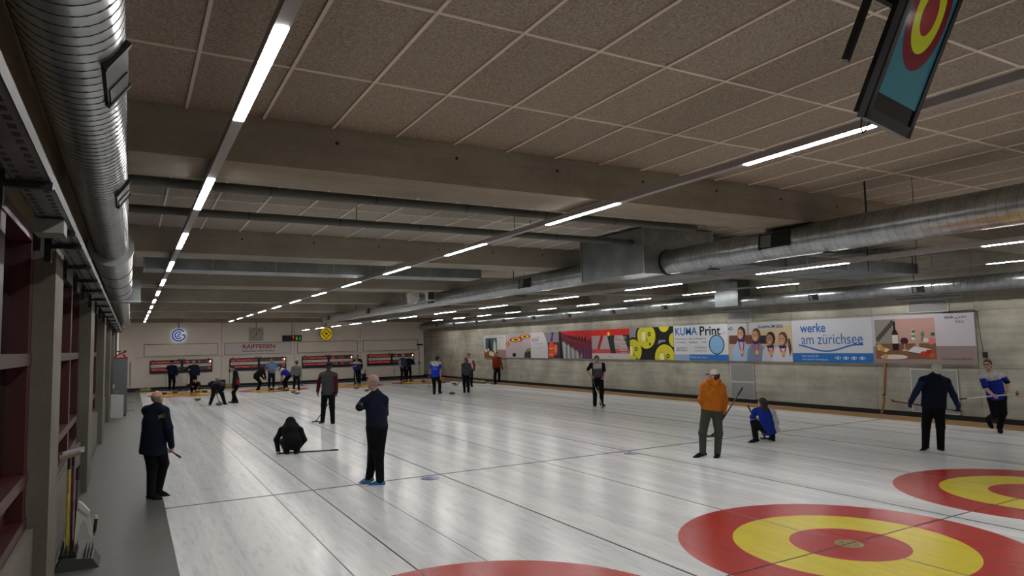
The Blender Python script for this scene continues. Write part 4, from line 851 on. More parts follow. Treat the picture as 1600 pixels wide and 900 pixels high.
def person(key, label, base, H, rel, top, trousers='#101013', shoes='#111113', skin=SKIN, J={}, headrel=None, nod=0.0, hair=('short', '#3a3028'), vox=.016, sleeve=1.0, tmat=None,
           glove=(None, None), curl=(1.1, 1.1), bulk=1.0, sole=None, hem=.05, face=False, collar=None, coat=None, stand=None, legw=1.13):
    s = H/1.78; u0, v0 = base; B = on(u0, v0, 'z', 0) if stand is None else on(u0, v0, 'y', stand)
    B = np.array([B[0], B[1], 0.]); D0 = depth_of(B); az = math.atan2(B[0]-CAM[0], B[1]-CAM[1]); phi = az+math.radians(rel)
    Rt = np.array([math.cos(phi), -math.sin(phi), 0.]); F = np.array([math.sin(phi), math.cos(phi), 0.]); U = np.array([0, 0, 1.])
    loc = lambda x, y, z: B+(Rt*x+F*y+U*z)*s
    def get(k, default):
        if k in J:
            q = J[k]
            if len(q) == 4: return loc(*q[:3])
            return at_depth(q[0], q[1], D0+q[2])
        return default
    pel = get('hip', loc(0, 0, .96)); nk = get('neck', pel+U*.50*s)
    T = nrm(nk-pel); R2 = nrm(Rt-T*(Rt@T)); 
    if 'twist' in J: a = math.radians(J['twist']); R2 = nrm(R2*math.cos(a)-np.cross(R2, T)*math.sin(a)*-1)
    F2 = np.cross(U if False else T, R2); F2 = nrm(F2)
    hd = get('head', nk+(T*.13+U*.06+F*.035)*s)
    sh = {'R': get('sR', nk-T*.045*s+R2*.185*s*bulk**.5), 'L': get('sL', nk-T*.045*s-R2*.185*s*bulk**.5)}
    hp = {'R': pel-T*.03*s+R2*.088*s, 'L': pel-T*.03*s-R2*.088*s}
    an = {'R': get('aR', loc(.11, 0, .085)), 'L': get('aL', loc(-.11, 0, .085))}
    wr_ = {'R': get('wR', sh['R']+(-U*.53+R2*.07+F2*.10)*s), 'L': get('wL', sh['L']+(-U*.53-R2*.07+F2*.10)*s)}
    kn, el = {}, {}
    for q, sg in (('R', 1), ('L', -1)):
        kn[q] = get('k'+q, ik(hp[q], an[q], .45*s, .435*s, F+Rt*sg*.12))
        el[q] = get('e'+q, ik(sh[q], wr_[q], .30*s, .265*s, -F2*.8+R2*sg*.7-U*.3))
    t = thing('person', B, label, 'person'); org = B; FR = F2
    g = .013*s
    def torso(e, lowz=0.0, clip=False):
        pl = (lambda P, c0=pel-T*hem*s: -((P-c0)@T))
        P_ = [cap(pel+T*(.02-lowz)*s, pel+T*.27*s, (.158+(.022 if clip else 0))*s*bulk+e, .168*s*bulk+e, FR, .74 if clip else .70), cap(pel+T*.27*s, nk-T*.13*s, .168*s*bulk+e, .158*s+e, FR, .66), cap(sh['L']*.85+sh['R']*.15, sh['R']*.85+sh['L']*.15, .064*s+e, .064*s+e), cap(nk-T*.13*s, nk-T*.0*s, .13*s+e, .062*s+e, FR, .75)]
        for qn in 'RL': P_.append(cap(nk-T*.015*s, sh[qn], .058*s+e, .055*s+e))
        if clip: P_ = [((lambda P, f=f: np.maximum(f(P), pl(P))), a, b) for f, a, b in P_]
        return P_
    def arm(q, e, upto=1.0):
        if upto <= 0: return []
        out = [cap(sh[q], el[q]*min(upto*2, 1)+sh[q]*(1-min(upto*2, 1)), .058*s+e, .048*s+e)]
        if upto > .5: f_ = (upto-.5)*2; out.append(cap(el[q], el[q]*(1-f_)+wr_[q]*f_, .048*s+e, (.048-.012*f_)*s+e))
        return out
    def leg(q, e, a0=.044): return [cap(hp[q], kn[q], .088*s*legw+e, .062*s*legw+e), cap(kn[q], an[q], .060*s*legw+e, a0*s+e)]
    # ---- body: one skin mesh (whole figure), head and hands finer
    hrel = rel if headrel is None else headrel; hphi = az+math.radians(hrel); hF = np.array([math.sin(hphi)*math.cos(nod), math.cos(hphi)*math.cos(nod), -math.sin(nod)])
    hR = np.array([math.cos(hphi), -math.sin(hphi), 0.]); hU = np.cross(hR, hF); HF = np.array([hR, hF, hU])
    hl = lambda x, y, z: hd+(hR*x+hF*y+hU*z)*s
    bp = torso(-.02)+arm('R', -.004 if sleeve < .9 else -.012)+arm('L', -.004 if sleeve < .9 else -.012)+leg('R', -.012)+leg('L', -.012)+[cap(nk-T*.02*s, hd-hU*.05*s, .052*s, .050*s)]
    parts = []
    v, q = nets(*field(bp, vox*1.15, .03), vox*1.15); parts.append((v, q, 0))
    hv = vox*.62
    hp_ = [ellp(hl(0, -.012, .022), HF, np.array([.076, .097, .098])*s), ellp(hl(0, .022, -.045), HF, np.array([.060, .072, .075])*s), cap(hl(0, .092, .01), hl(0, .108, -.022), .010*s, .015*s), ellp(hl(.077, -.01, -.012), HF, np.array([.012, .022, .032])*s), ellp(hl(-.077, -.01, -.012), HF, np.array([.012, .022, .032])*s), cap(nk+T*.02*s, hd-hU*.06*s, .052*s, .050*s),
          ellp(hl(0, .06, -.085), HF, np.array([.03, .03, .022])*s), cap(hl(-.035, .082, .035), hl(.035, .082, .035), .012*s, .012*s)]
    v, q = nets(*field(hp_, hv, .015), hv); parts.append((v, q, 0))
    gparts = []
    for qn, sg in (('R', 1), ('L', -1)):
        if J.get('nohand'+qn): continue
        w_ = wr_[qn]; fd = nrm(w_-el[qn]); lat = nrm(np.cross(fd, R2*sg*.3+F2)); 
        if lat @ lat < .5: lat = F2
        pn = nrm(-R2*sg-fd*((-R2*sg)@fd)); lat = nrm(np.cross(pn, fd))*1.0
        if lat@F2 < 0: lat = -lat      # towards the thumb side
        cu_ = curl[0] if qn == 'R' else curl[1]; hs = s*1.0
        gl = glove[0] if qn == 'R' else glove[1]; e = .004 if gl else 0
        pr = [cap(w_-fd*.03*hs, w_+fd*.02*hs, .029*hs+e, .030*hs+e)]
        for j, (off, ln) in enumerate(((.030, .92), (.010, 1.0), (-.010, .95), (-.029, .78))):
            k0 = w_+(fd*.088+lat*off)*hs; pr.append(cap(w_+(fd*.015+lat*off*.6)*hs, k0, .015*hs+e, .0125*hs+e))
            d1 = nrm(fd*math.cos(cu_*.7)+pn*math.sin(cu_*.7)); k1 = k0+d1*.042*ln*hs; d2 = nrm(fd*math.cos(cu_*1.7)+pn*math.sin(cu_*1.7)); k2 = k1+d2*.028*ln*hs; d3 = nrm(fd*math.cos(cu_*2.3)+pn*math.sin(cu_*2.3)); k3 = k2+d3*.02*ln*hs
            pr += [cap(k0, k1, .0105*hs+e, .0095*hs+e), cap(k1, k2, .0095*hs+e, .009*hs+e), cap(k2, k3, .009*hs+e, .008*hs+e)]
        tb = w_+(fd*.025+lat*.03)*hs; t1 = tb+nrm(fd*.6+lat*.75+pn*.35)*.042*hs; pr += [cap(tb, t1, .0145*hs+e, .0115*hs+e), cap(t1, t1+nrm(fd*.85+lat*.1+pn*.6)*.034*hs, .0115*hs+e, .009*hs+e)]
        fv = .0075 if vox < .02 else .011
        v, q = nets(*field(pr, fv, .006), fv)
        if gl: gparts.append((v, q, gl))
        else: parts.append((v, q, 0))
    link('body', np_mesh('body', parts, [skin], org), t)
    for v, q, gl in gparts: link('glove', np_mesh('glove', [(v, q, 0)], [mat('glove_'+gl.strip('#'), gl, .7)], org), t)
    # ---- trousers
    tp = [cap(hp['L'], hp['R'], .106*s*bulk**.5, .106*s*bulk**.5, FR, .85), cap(pel-T*.02*s, pel+T*.09*s, .142*s*bulk, .140*s*bulk, FR, .70)]+leg('R', g, .052)+leg('L', g, .052)
    v, q = nets(*field(tp, vox, .03), vox); link('trousers', np_mesh('trousers', [(v, q, 0)], [fabric(trousers)], org), t)
    # ---- top garment with colour zones
    tg = torso(g+.004, max(hem, 0)+.10, True)+arm('R', g, sleeve)+arm('L', g, sleeve)
    if coat: tg += coat(loc, s)
    v, q = nets(*field(tg, vox, .03), vox)
    cols = [top]; mi = np.zeros(len(q), int)
    if tmat:
        c = v[q].mean(1); sv = (c-pel)@T/np.linalg.norm(nk-pel); lt = (c-pel)@R2/s; ft = (c-pel)@F2/s
        da = {qn: np.minimum(cap(sh[qn], el[qn], .055, .05)[0](c), cap(el[qn], wr_[qn], .05, .04)[0](c)) for qn in 'RL'}; dt = np.minimum.reduce([p[0](c) for p in torso(0)])
        isarm = {qn: (da[qn] < dt-.004) & (np.abs(lt) > .13) | (da[qn] < dt-.05) for qn in 'RL'}
        for col, fn in tmat:
            mask = fn(sv, lt, ft, isarm['R'], isarm['L']); mi[mask] = len(cols); cols.append(col)
    jk = link('jacket' if sleeve > .9 else 'shirt', np_mesh('jacket', [(v, q, mi)], [fabric(c) for c in cols], org), t)
    if collar:
        v, q = nets(*field([cap(nk-T*.03*s, nk+T*.035*s+F2*.005, .078*s, .066*s)], hv, .01, None), hv); link('collar', np_mesh('collar', [(v, q, 0)], [fabric(collar)], org), t)
    # ---- shoes
    for qn, sg in (('R', 1), ('L', -1)):
        a = an[qn].copy(); td = nrm(get('t'+qn, a+F*.2+Rt*sg*.05)-a); td = nrm(np.array([td[0], td[1], min(max(td[2], -1), .4) if ('t'+qn) in J else 0]))
        fl_ = td; heel = a-fl_*.045*s-U*.05*s; toe = a+fl_*.175*s-U*.05*s; side = nrm(np.cross(fl_, U)); up = np.cross(side, fl_)
        pr = [cap(heel, toe-fl_*.05*s, .044*s, .050*s), cap(toe-fl_*.06*s, toe, .050*s, .044*s), cap(a-U*.02*s, a+U*.0*s, .052*s, .05*s), cap(a-U*.02*s, a+fl_*.10*s-U*.03*s, .048*s, .044*s)]
        low = (a-U*.083*s)
        c_ = (lambda G, low=low, up=up: -((G-low)@up)) 
        v, q = nets(*field(pr, vox*.75, .02, c_), vox*.75); c = v[q].mean(1); mi = (((c-low)@up) < .022*s).astype(int)
        link('shoe', np_mesh('shoe', [(v, q, mi)], [fabric(shoes), mat('sole_'+(sole or shoes).strip('#'), sole or shoes, .6)], org), t)
    # ---- hair / headwear
    st, hc = hair[0], hair[1]; e = .012*s
    skull = ellp(hl(0, -.014, .026), HF, (np.array([.076, .097, .098])+.011)*s); back = ellp(hl(0, -.035, -.01), HF, np.array([.080, .080, .09])*s)
    HM = mat('hair_'+hc.strip('#'), hc, .85, 0, .3, 60, .5, 120)
    def hmesh(nm, prims, cut, M, k=.01): 
        v, q = nets(*field(prims, hv, k, cut), hv)
        if len(q): return link(nm, np_mesh(nm, [(v, q, 0)], [M], org), t)
    def hc_cut(n, c0): n = nrm(np.array(n)@HF); return lambda G: (G-hd)@n-c0*s
    if st == 'short': hmesh('hair', [skull, back], hc_cut((0, .80, -.60), .010), HM)
    elif st == 'bald': hmesh('hair', [ellp(hl(0, -.014, .02), HF, (np.array([.076, .097, .098])+.004)*s)], lambda G: np.maximum((G-hd)@nrm(np.array((0, .95, -.3))@HF)-(-.005*s), (G-hd)@hU-.04*s), HM)
    elif st == 'long':
        hmesh('hair', [skull, back], hc_cut((0, .80, -.60), .010), HM)
        hmesh('hair_tail', [cap(hl(0, -.075, .0), hl(0, -.085, -.20), .065*s, .055*s), cap(hl(0, -.085, -.2), hl(0, -.08, -.30), .055*s, .025*s)], None, HM)
    elif st == 'bob': hmesh('hair', [skull, cap(hl(.05, -.04, -.03), hl(.055, -.05, -.13), .05*s, .045*s), cap(hl(-.05, -.04, -.03), hl(-.055, -.05, -.13), .05*s, .045*s), cap(hl(0, -.07, .0), hl(0, -.085, -.14), .06*s, .055*s)], lambda G: (G-hd)@nrm(np.array((0, .95, -.3))@HF)-.02*s, HM, .02)
    elif st in ('cap', 'beanie'):
        hmesh('hair', [ellp(hl(0, -.014, .018), HF, (np.array([.076, .097, .098])+.006)*s)], hc_cut((0, .9, -.43), .0), mat('hair_2a2420', '#2a2420', .85))
        hmesh('hat_crown', [ellp(hl(0, -.014, .032), HF, (np.array([.076, .097, .098])+.017)*s)], (lambda G: -((G-hd)@nrm(np.array((0, .12 if st == 'cap' else .25, 1.))@HF)-(.030 if st == 'cap' else .012)*s)), fabric(hc))
        if st == 'cap': hmesh('hat_brim', [cap(hl(-.035, .085, .045), hl(.035, .085, .045), .05*s, .05*s, hU, .2), cap(hl(-.025, .135, .040), hl(.025, .135, .040), .045*s, .045*s, hU, .2)], None, fabric(hair[2] if len(hair) > 2 else hc))
    elif st == 'hood':
        hmesh('hood', [ellp(hl(0, -.02, .015), HF, np.array([.125, .14, .15])*s), cap(hl(0, -.05, -.06), hl(0, -.08, -.20), .13*s, .19*s)], hc_cut((0, 1, -.1), .055), fabric(hc), .03)
        hmesh('hair', [ellp(hl(0, .0, .11), HF, np.array([.03, .04, .04])*s)], None, mat('hair_5a4630', '#5a4630', .85))
    if face:
        for sx in (-1, 1):
            o = link('eye', eye_me, t); o.location = tuple(hl(sx*.031, .083, .010)-org); o.scale = (s, s, s)
        p = hl(0, .090, -.058)-org; MBm = MB().obox(p+org, hR*.022*s, hF*.006*s, hU*.005*s); MBm.build('mouth', LIP, t)
    PEOPLE[key] = dict(t=t, org=org, D0=D0, nk=nk, pel=pel, T=T, R2=R2, F2=F2, s=s, sh=sh, wr=wr_, el=el, hl=hl, loc=loc, hF=hF, hR=hR, hU=hU)
    return PEOPLE[key]
def broom(label, P_head, P_end, col, head='#2a2a2c', split=None, col2=None, width=.20, hd_dir=None, length=None, pad='#8a8a70', r=.0135):
    P_head, P_end = np.asarray(P_head, float), np.asarray(P_end, float); d = nrm(P_end-P_head)
    t = thing('curling_broom', P_head, label, 'broom', 'brooms held by players'); M = mat('shaft_'+col.strip('#'), col, .35)
    L = np.linalg.norm(P_end-P_head)
    if col2: MB().tube([P_head+d*.03, P_head+d*L*split], r, 10).build('shaft', M, t); MB().tube([P_head+d*L*split, P_end], r, 10).build('shaft', mat('shaft_'+col2.strip('#'), col2, .35), t)
    else: MB().tube([P_head+d*.03, P_end], r, 10).build('shaft', M, t)
    MB().tube([P_end-d*.16, P_end+d*.01], r*1.25, 10).build('grip', BLACK, t)
    a = nrm(hd_dir if hd_dir is not None else RB[0]*np.array([1, 1, 0]))
    n_ = nrm(d-a*(d@a)) if abs(d[2]) < .3 else np.array([0, 0, 1.]); b = nrm(np.cross(n_, a))
    c = P_head+n_*.012
    h = MB().obox(c+n_*.012, a*width/2, b*.035, n_*.012).build('broom_head', mat('bhead_'+head.strip('#'), head, .5), t); MB().obox(c-n_*.006, a*width/2*.97, b*.033, n_*.008).build('pad', mat('bpad_'+pad.strip('#'), pad, .8), h)
    MB().tube([c+n_*.02, P_head+d*.09], [.022, .016], 8).build('joint', BLACK, t)
    return t
def PX(k, u, v, d): return at_depth(u, v, PEOPLE[k]['D0']+d)
def on_ice(P): P = np.array(P, float); P[2] = .016; return P

# 1 bald man at the aisle with letters on his sleeve
p = person('mu', 'bald man in navy jacket lettered MU standing at the aisle edge', (243, 777), 1.70, 28, '#0e1626', '#0b0b0d', '#121312', headrel=40, hair=('bald', '#6a625a'), vox=.014, bulk=1.08, sole='#5a7a2a', hem=.24, collar='#0b1220',
    J={'wR': (268, 697, .05), 'eR': (264, 668, -.06), 'sR': (257, 642, -.03), 'sL': (229, 641, .05), 'wL': (-.20, .30, .98, 0), 'aR': (247, 766, .10), 'tR': (258, 770, .10), 'aL': (236, 772, -.10), 'tL': (252, 776, -.16), 'hip': (240, 686, 0), 'neck': (245, 636, 0), 'head': (246, 622, .02)}, curl=(1.2, .8))
fr = lambda a, b, q, p=p: p['sh']['R']*.62+p['el']['R']*.38+(-RB[2]*np.array([1, 1, 0]))*(.085+q)*1.0+RB[0]*(a-.02)+np.array([0, 0, b+.03])
lettering(p['t'], 'MU', lambda a, b, q, fr=fr: fr(a, b+a*.25, q), -.055, -.035, .10, .065, mat('letters_yellow', '#8f8a48', .7), .006, 'sleeve_lettering', .03)
broom('short blue broom shaft in the hand of the bald aisle man', PX('mu', 246, 690, .75), PX('mu', 281, 714, -.10), '#1e2a7a')
# 2 crouching player in black
CR = lambda u, v, d: at_depth(u, v, depth_of(on(455, 709, 'z', 0))+d)
p = person('crouch', 'player in black hooded jacket crouching behind a broom laid on the ice', (455, 709), 1.66, 0, '#0e0f11', '#0b0b0c', '#1a2022', hair=('hood', '#101113'), vox=.014, nod=.5, hem=.02,
    J={'hip': (457, 692, -.02), 'neck': (455, 668, .22), 'head': (454, 662, .30), 'aL': (448, 705, .02), 'aR': (463, 704, .02), 'kL': (442, 690, .34), 'kR': (470, 689, .34), 'wL': (434.5, 704, .05), 'eL': (432, 687, .10), 'eR': (475.5, 687, .10), 'wR': (466, 700, .22), 'sL': (440, 672, .18), 'sR': (469, 672, .18)}, glove=('#1a1a1a', '#b3972c'), coat=lambda loc, s: [cap(CR(454, 664, .26), CR(443, 675, .18), .13, .09), cap(CR(454, 664, .26), CR(467, 675, .18), .13, .09), cap(CR(456, 690, .02), CR(455, 673, .2), .185, .19)])
broom('black broom lying across the ice under the crouching player', on_ice(PX('crouch', 433, 708.5, .0)), on_ice(on(528, 702.5, 'z', .02)), '#15151a', '#b3972c', width=.16, hd_dir=(.3, 1, 0))
# 3 grey vest
person('vest', 'man in grey vest with maroon sleeves and dark beanie', (513, 662), 1.80, 2, '#3b3a3e', '#0a0a0c', '#1d1a1a', hair=('beanie', '#16181c'), vox=.015, sole='#5a4a45', glove=('#0d0d0f', '#0d0d0f'), bulk=1.02, hem=.10, collar='#241a1d',
    tmat=[('#431019', lambda sv, lt, ft, r, l: r | l)], J={'wL': (496.5, 611, .0), 'eL': (498.5, 596, .0), 'wR': (525.5, 613, .0), 'eR': (525, 597, .0), 'sL': (502.5, 586, 0), 'sR': (523.5, 586, 0), 'head': (513.4, 573.5, .02), 'neck': (513, 582, 0), 'hip': (513, 611, 0), 'aL': (504, 657, .05), 'tL': (499, 659, .2), 'aR': (520, 660, -.05), 'tR': (521, 662, .1)}, curl=(.9, .5))
broom('dark broom slanting between the legs of the grey-vest man', on_ice(PX('vest', 493, 657.5, .35)), PX('vest', 528, 609, .12), '#20283a', '#33372e', width=.22)
# 4 navy jacket, blue shoes
p = person('navy', 'man in navy jacket with folded arms and bright blue shoes', (588, 756), 1.84, -42, '#0f1628', '#08080a', '#2e78b4', headrel=-55, hair=('bald', '#8a8076'), vox=.014, bulk=1.0, hem=.04, collar='#0c1220', sole='#12161c',
    J={'sL': (569, 628, -.05), 'eL': (562, 636, -.10), 'wL': (580, 630, .12), 'sR': (600, 625, .05), 'eR': (601, 646, .18), 'wR': (582, 634, .24), 'head': (582.5, 597, 0), 'neck': (587, 615, .02), 'hip': (589, 664, 0), 'aL': (577, 746, .10), 'tL': (566, 751, .12), 'aR': (594, 751, -.06), 'tR': (574, 757, -.08), 'kR': (592, 710, -.04), 'kL': (584, 709, .08)}, curl=(1.0, 1.0))
ptch = p['sh']['L']*.5+p['el']['L']*.5-RB[2]*.068
MB().obox(ptch, RB[0]*.028, RB[1]*.035, RB[2]*.004).build('sleeve_patch', mat('patch_tan', '#6a6238', .7), p['t'])
broom('blue and grey broom standing upright at the blue shoes', on_ice(on(573.5, 753.5, 'z', .02)), PX('navy', 577, 640, .22), '#2a4a8a', '#2a6aa0', split=.42, col2='#6a7480', width=.14)
# 5 orange hoodie
CAPW = '#a89c98'
p = person('hoodie', 'man in orange hoodie, green trousers and white cap with a dark peak', (1106, 714), 1.74, -8, '#a05a14', '#3a3f35', '#141416', headrel=-62, hair=('cap', CAPW, '#22252e'), vox=.014, bulk=1.06, hem=.04, sole='#b8b8b4', legw=1.1,
    J={'sL': (1100, 603, .0), 'eL': (1095, 625, -.03), 'wL': (1102, 640, .03), 'sR': (1128, 605, .0), 'eR': (1133, 627, .0), 'wR': (1131, 644, .06), 'head': (1116, 588, 0), 'neck': (1115, 597, 0), 'hip': (1112, 637, 0), 'aL': (1098, 707, .0), 'tL': (1084, 712, -.03), 'aR': (1121, 708, .0), 'tR': (1117, 716, -.2), 'kL': (1098, 676, .02), 'kR': (1123, 677, .02)}, glove=('#2c3552', None), curl=(1.2, .5), coat=lambda loc, s: [])
hl = p['nk']-p['F2']*.085*p['s']
v, q = nets(*field([cap(hl-p['R2']*.09+np.array([0, 0, .03]), hl-np.array([0, 0, .07]), .05, .035), cap(hl+p['R2']*.09+np.array([0, 0, .03]), hl-np.array([0, 0, .07]), .05, .035), cap(p['nk']-p['R2']*.08+np.array([0,0,.02]), p['nk']+p['R2']*.08+np.array([0,0,.02]), .06, .06)], .012, .03), .012)
link('hood', np_mesh('hood', [(v, q, 0)], [fabric('#a05a14')], p['org']), p['t'])
broom('black and white banded broom in the orange hoodie man hand', PX('hoodie', 1112, 683, .35), PX('hoodie', 1160, 606, .12), '#141416', '#25262a', split=.62, col2='#4a4a4c', width=.24)
# 6 crouching woman blue and white
p = person('bluewhite', 'woman in blue and white top crouching with her broom', (1193, 691), 1.66, -38, '#14287c', '#0c0c0e', '#151416', headrel=-55, hair=('bob', '#2a221c'), vox=.014, sole='#9a9a98', hem=.12, bulk=1.06,
    tmat=[('#a7a6a8', lambda sv, lt, ft, r, l: (lt > .055-.10*np.clip(.5-sv, 0, .5)) | r), ('#9a979c', lambda sv, lt, ft, r, l: l & (sv < .62))], J={'hip': (1204, 669, 0), 'neck': (1193, 637, .04), 'head': (1191, 630, .04), 'kL': (1178, 660, .12), 'aL': (1181, 686, .0), 'tL': (1170, 690, .0), 'kR': (1205, 664, .36), 'aR': (1207, 684, -.02), 'sL': (1180, 643, .10), 'eL': (1176, 652, .12), 'wL': (1182, 657, .25), 'sR': (1207, 644, .0), 'eR': (1213, 660, .04), 'wR': (1203, 668, .25)})
broom('black-gripped broom with blue head held by the crouching woman', on_ice(on(1196, 686, 'z', .02)), PX('bluewhite', 1168.5, 634, .30), '#3a3a40', '#15245c', width=.22, split=.6, col2='#141418')
# 7 navy vest, arms spread
p = person('spread', 'grey-haired man in navy vest holding a red broom out with both hands', (1457, 704), 1.74, 0, '#0c1022', '#08080a', '#121214', headrel=-25, hair=('short', '#b5b2ae'), vox=.014, bulk=1.16, sole='#a9a9a8', hem=.08, collar='#10172c', glove=('#15161a', '#15161a'),
    tmat=[('#14213a', lambda sv, lt, ft, r, l: r | l)], J={'sL': (1442, 594, 0), 'eL': (1431, 613, .05), 'wL': (1423, 628, .12), 'sR': (1479, 596, 0), 'eR': (1490, 618, .05), 'wR': (1497, 634, .12), 'head': (1463, 577, 0), 'neck': (1461, 587, 0), 'hip': (1459, 631, 0), 'aL': (1446, 699, .02), 'tL': (1440, 703, .06), 'aR': (1470, 701, -.02), 'tR': (1477, 706, .05)}, curl=(1.5, 1.5))
broom('red-shafted broom held level by the navy-vest man', PX('spread', 1388, 625.5, .22), PX('spread', 1502, 643, .20), '#7a1420', '#a8a49c', width=.20, hd_dir=RB[0]*.55-RB[1]*.8, split=.2, col2='#7a1420', pad='#a89468')
# 8 blue shirt man by the wall
p = person('wallman', 'man in blue and white shirt striding by the concrete wall with a pale broom', (1562, 676), 1.72, 168, '#12277e', '#09090b', '#0e0e12', headrel=195, hair=('short', '#2c241c'), vox=.014, sleeve=.42, face=True, sole='#1c1a22',
    tmat=[('#9a999c', lambda sv, lt, ft, r, l: (sv > .74) & ~r & ~l), ('#0c0c10', lambda sv, lt, ft, r, l: (r | l) & (sv < .56))], J={'head': (1543, 570, 0), 'neck': (1548, 583, 0), 'hip': (1557, 620, 0), 'sR': (1535, 590, 0), 'eR': (1540, 607, -.05), 'wR': (1551, 617, -.22), 'sL': (1566, 588, 0), 'eL': (1575, 599, .0), 'wL': (1574, 610, -.12), 'kL': (1567, 645, -.12), 'aL': (1562, 668, 0), 'tL': (1564, 675, -.25), 'kR': (1555, 648, -.05), 'aR': (1544, 655, .28), 'tR': (1549, 664, .15)}, curl=(1.3, 1.1))
for sx in (-1, 1):
    c = p['hl'](sx*.034, .10, .012); MB().tube([c+p['hR']*.026*math.cos(a)+p['hU']*.02*math.sin(a) for a in np.linspace(0, 2*math.pi, 13)], .0035, 6).build('spectacles', BLACK, p['t'])
broom('pale broom with a round peach head held across the striding man', PX('wallman', 1592, 615, -.16), PX('wallman', 1500, 623.5, -.28), '#b5b4b6', '#b08a5c', width=.13, hd_dir=RB[1], split=.55, col2='#b5b4b6', pad='#c09a6a')
# 9 polo shirt
p = person('polo', 'dark-haired man in black, white and grey polo facing forward with a broom', (934, 634.5), 1.83, 176, '#141416', '#0c0c0f', '#101012', hair=('short', '#15110f'), vox=.015, sleeve=.40, face=True, bulk=1.02,
    tmat=[('#a5a2a2', lambda sv, lt, ft, r, l: (ft > .0) & (np.abs(lt) < .15) & (sv > .66) & ~r & ~l), ('#45434a', lambda sv, lt, ft, r, l: (ft > .0) & (np.abs(lt) < .16) & (sv <= .66) & (sv > .05) & ~r & ~l)],
    J={'head': (932.5, 561.5, 0), 'neck': (933, 568, .02), 'hip': (934, 590, 0), 'sR': (924, 570, 0), 'eR': (917.5, 579, .03), 'wR': (924, 588, -.15), 'sL': (942, 570, 0), 'eL': (944.5, 581, .04), 'wL': (943, 588, -.10), 'aR': (929.5, 632, 0), 'tR': (929, 636, -.2), 'aL': (940, 630, .0), 'tL': (946, 634, -.12)}, curl=(1.4, .9))
broom('white and blue broom planted before the polo-shirt man', on_ice(on(942, 637.5, 'z', .02)), PX('polo', 925, 590, -.20), '#b9b6b2', '#a07a62', split=.66, col2='#27406e', width=.12)
# 10 rust sweater
person('rust', 'man in rust sweater standing far off by the concrete wall', (777, 600.5), 1.80, 178, '#6a2a14', '#0d0d10', '#121212', hair=('short', '#16110f'), vox=.02, face=True, J={'wR': (771, 577, -.1), 'wL': (785, 577.5, -.1)})
broom('thin dark broom of the rust-sweater man', on_ice(PX('rust', 769.5, 600, -.2)), PX('rust', 772.5, 576, -.15), '#3a3432', width=.2)
# 11 blue shirt walker
p = person('walker', 'man in blue shirt with white shoulders walking, seen from behind', (682, 616), 1.77, 12, '#1436b0', '#0a0a0c', '#101013', headrel=50, hair=('short', '#241b16'), vox=.018, sleeve=.40, hem=.03,
    tmat=[('#b5b6ba', lambda sv, lt, ft, r, l: (sv > .76) & ~r & ~l)], J={'wR': (688.5, 589, .0), 'eR': (687.5, 577, 0), 'wL': (671, 585, .2), 'aL': (678.5, 614, -.1), 'aR': (687, 612, .25), 'head': (684, 561, 0), 'neck': (681, 566, 0), 'hip': (680, 588, 0)}, glove=(None, '#3a3f60'))
lettering(p['t'], 'CS', lambda a, b, q, p=p: p['pel']*.40+p['nk']*.60+p['R2']*a*1.0+p['T']*b-p['F2']*(.135+q), -.09, -.07, .18, .16, print_mat('#8a9ac8'), .002, 'shirt_print')
broom('blue broom upright beside the walking blue-shirt man', PX('walker', 671, 605.5, .22), PX('walker', 671.5, 580, .2), '#5a6ac0', '#a89a5a', width=.24)
# 12 grey jacket woman
person('woman', 'woman with long fair-brown hair in grey jacket and black trousers', (729, 613.5), 1.64, -18, '#3f4244', '#0d0d0f', '#121214', headrel=-60, hair=('long', '#5a452e'), vox=.018, hem=.08, J={'wL': (722, 592, .15), 'aL': (726, 612, -.05), 'aR': (732, 613, 0), 'tL': (723, 615, -.1)})
broom('thin dark broom stretched from the grey-jacket woman to the ice', PX('woman', 713, 602.5, .85), PX('woman', 723, 591, .12), '#1c1c20', width=.2)
# 13 white vest behind her
person('whitevest', 'man in white vest with red sleeves standing behind the grey-jacket woman', (733.5, 604), 1.78, 178, '#b9b2aa', '#0d0d10', '#111113', hair=('short', '#16110f'), vox=.02, face=True, tmat=[('#8c1a1c', lambda sv, lt, ft, r, l: r | l)], glove=('#101012', '#101012'), J={'wL': (741, 577, -.1)}, stand=21.6)
# 14 two men at last board
person('greyblue', 'white-haired man in blue-grey jacket at the last scoreboard', (629.5, 595), 1.74, 155, '#2a3346', '#0c0c0f', '#101010', hair=('short', '#9a9692'), vox=.022, face=True, tmat=[('#8a8d94', lambda sv, lt, ft, r, l: r & (ft > .03))], J={'wR': (627.5, 573, -.2)})
person('blackman', 'man in black top with a broom at the last scoreboard', (638.5, 594), 1.66, 172, '#0e0e12', '#0b0b0e', '#101010', hair=('short', '#5a3c30'), vox=.022, face=True, J={'wR': (631, 573.5, -.25), 'wL': (648, 569, -.2)})
broom('thin blue broom held level by the man in black', PX('blackman', 657, 567.5, -.3), PX('blackman', 627, 574.5, -.3), '#4a5a80', width=.14, hd_dir=RB[1])
# 15 pair by third board
person('darkred', 'dark-haired woman in dark red jacket behind the blue shirt player', (559, 598.5), 1.78, 178, '#2e1216', '#0c0c0f', '#101010', hair=('long', '#17110f'), vox=.022, face=True, stand=30.6)
person('bluesmall', 'red-faced player in blue and white shirt with broom by the third scoreboard', (557.5, 599.5), 1.62, 180, '#15307e', '#0c0c0f', '#101012', hair=('short', '#4a2a1c'), vox=.02, face=True, sleeve=.42, tmat=[('#a9acb2', lambda sv, lt, ft, r, l: (sv > .74))], J={'wR': (554.5, 572, -.2), 'wL': (562, 568, -.3)})
broom('white broom standing before the blue player at the third scoreboard', on_ice(on(556.5, 600.5, 'z', .02)), PX('bluesmall', 554, 577, -.25), '#a9acb0', width=.14)
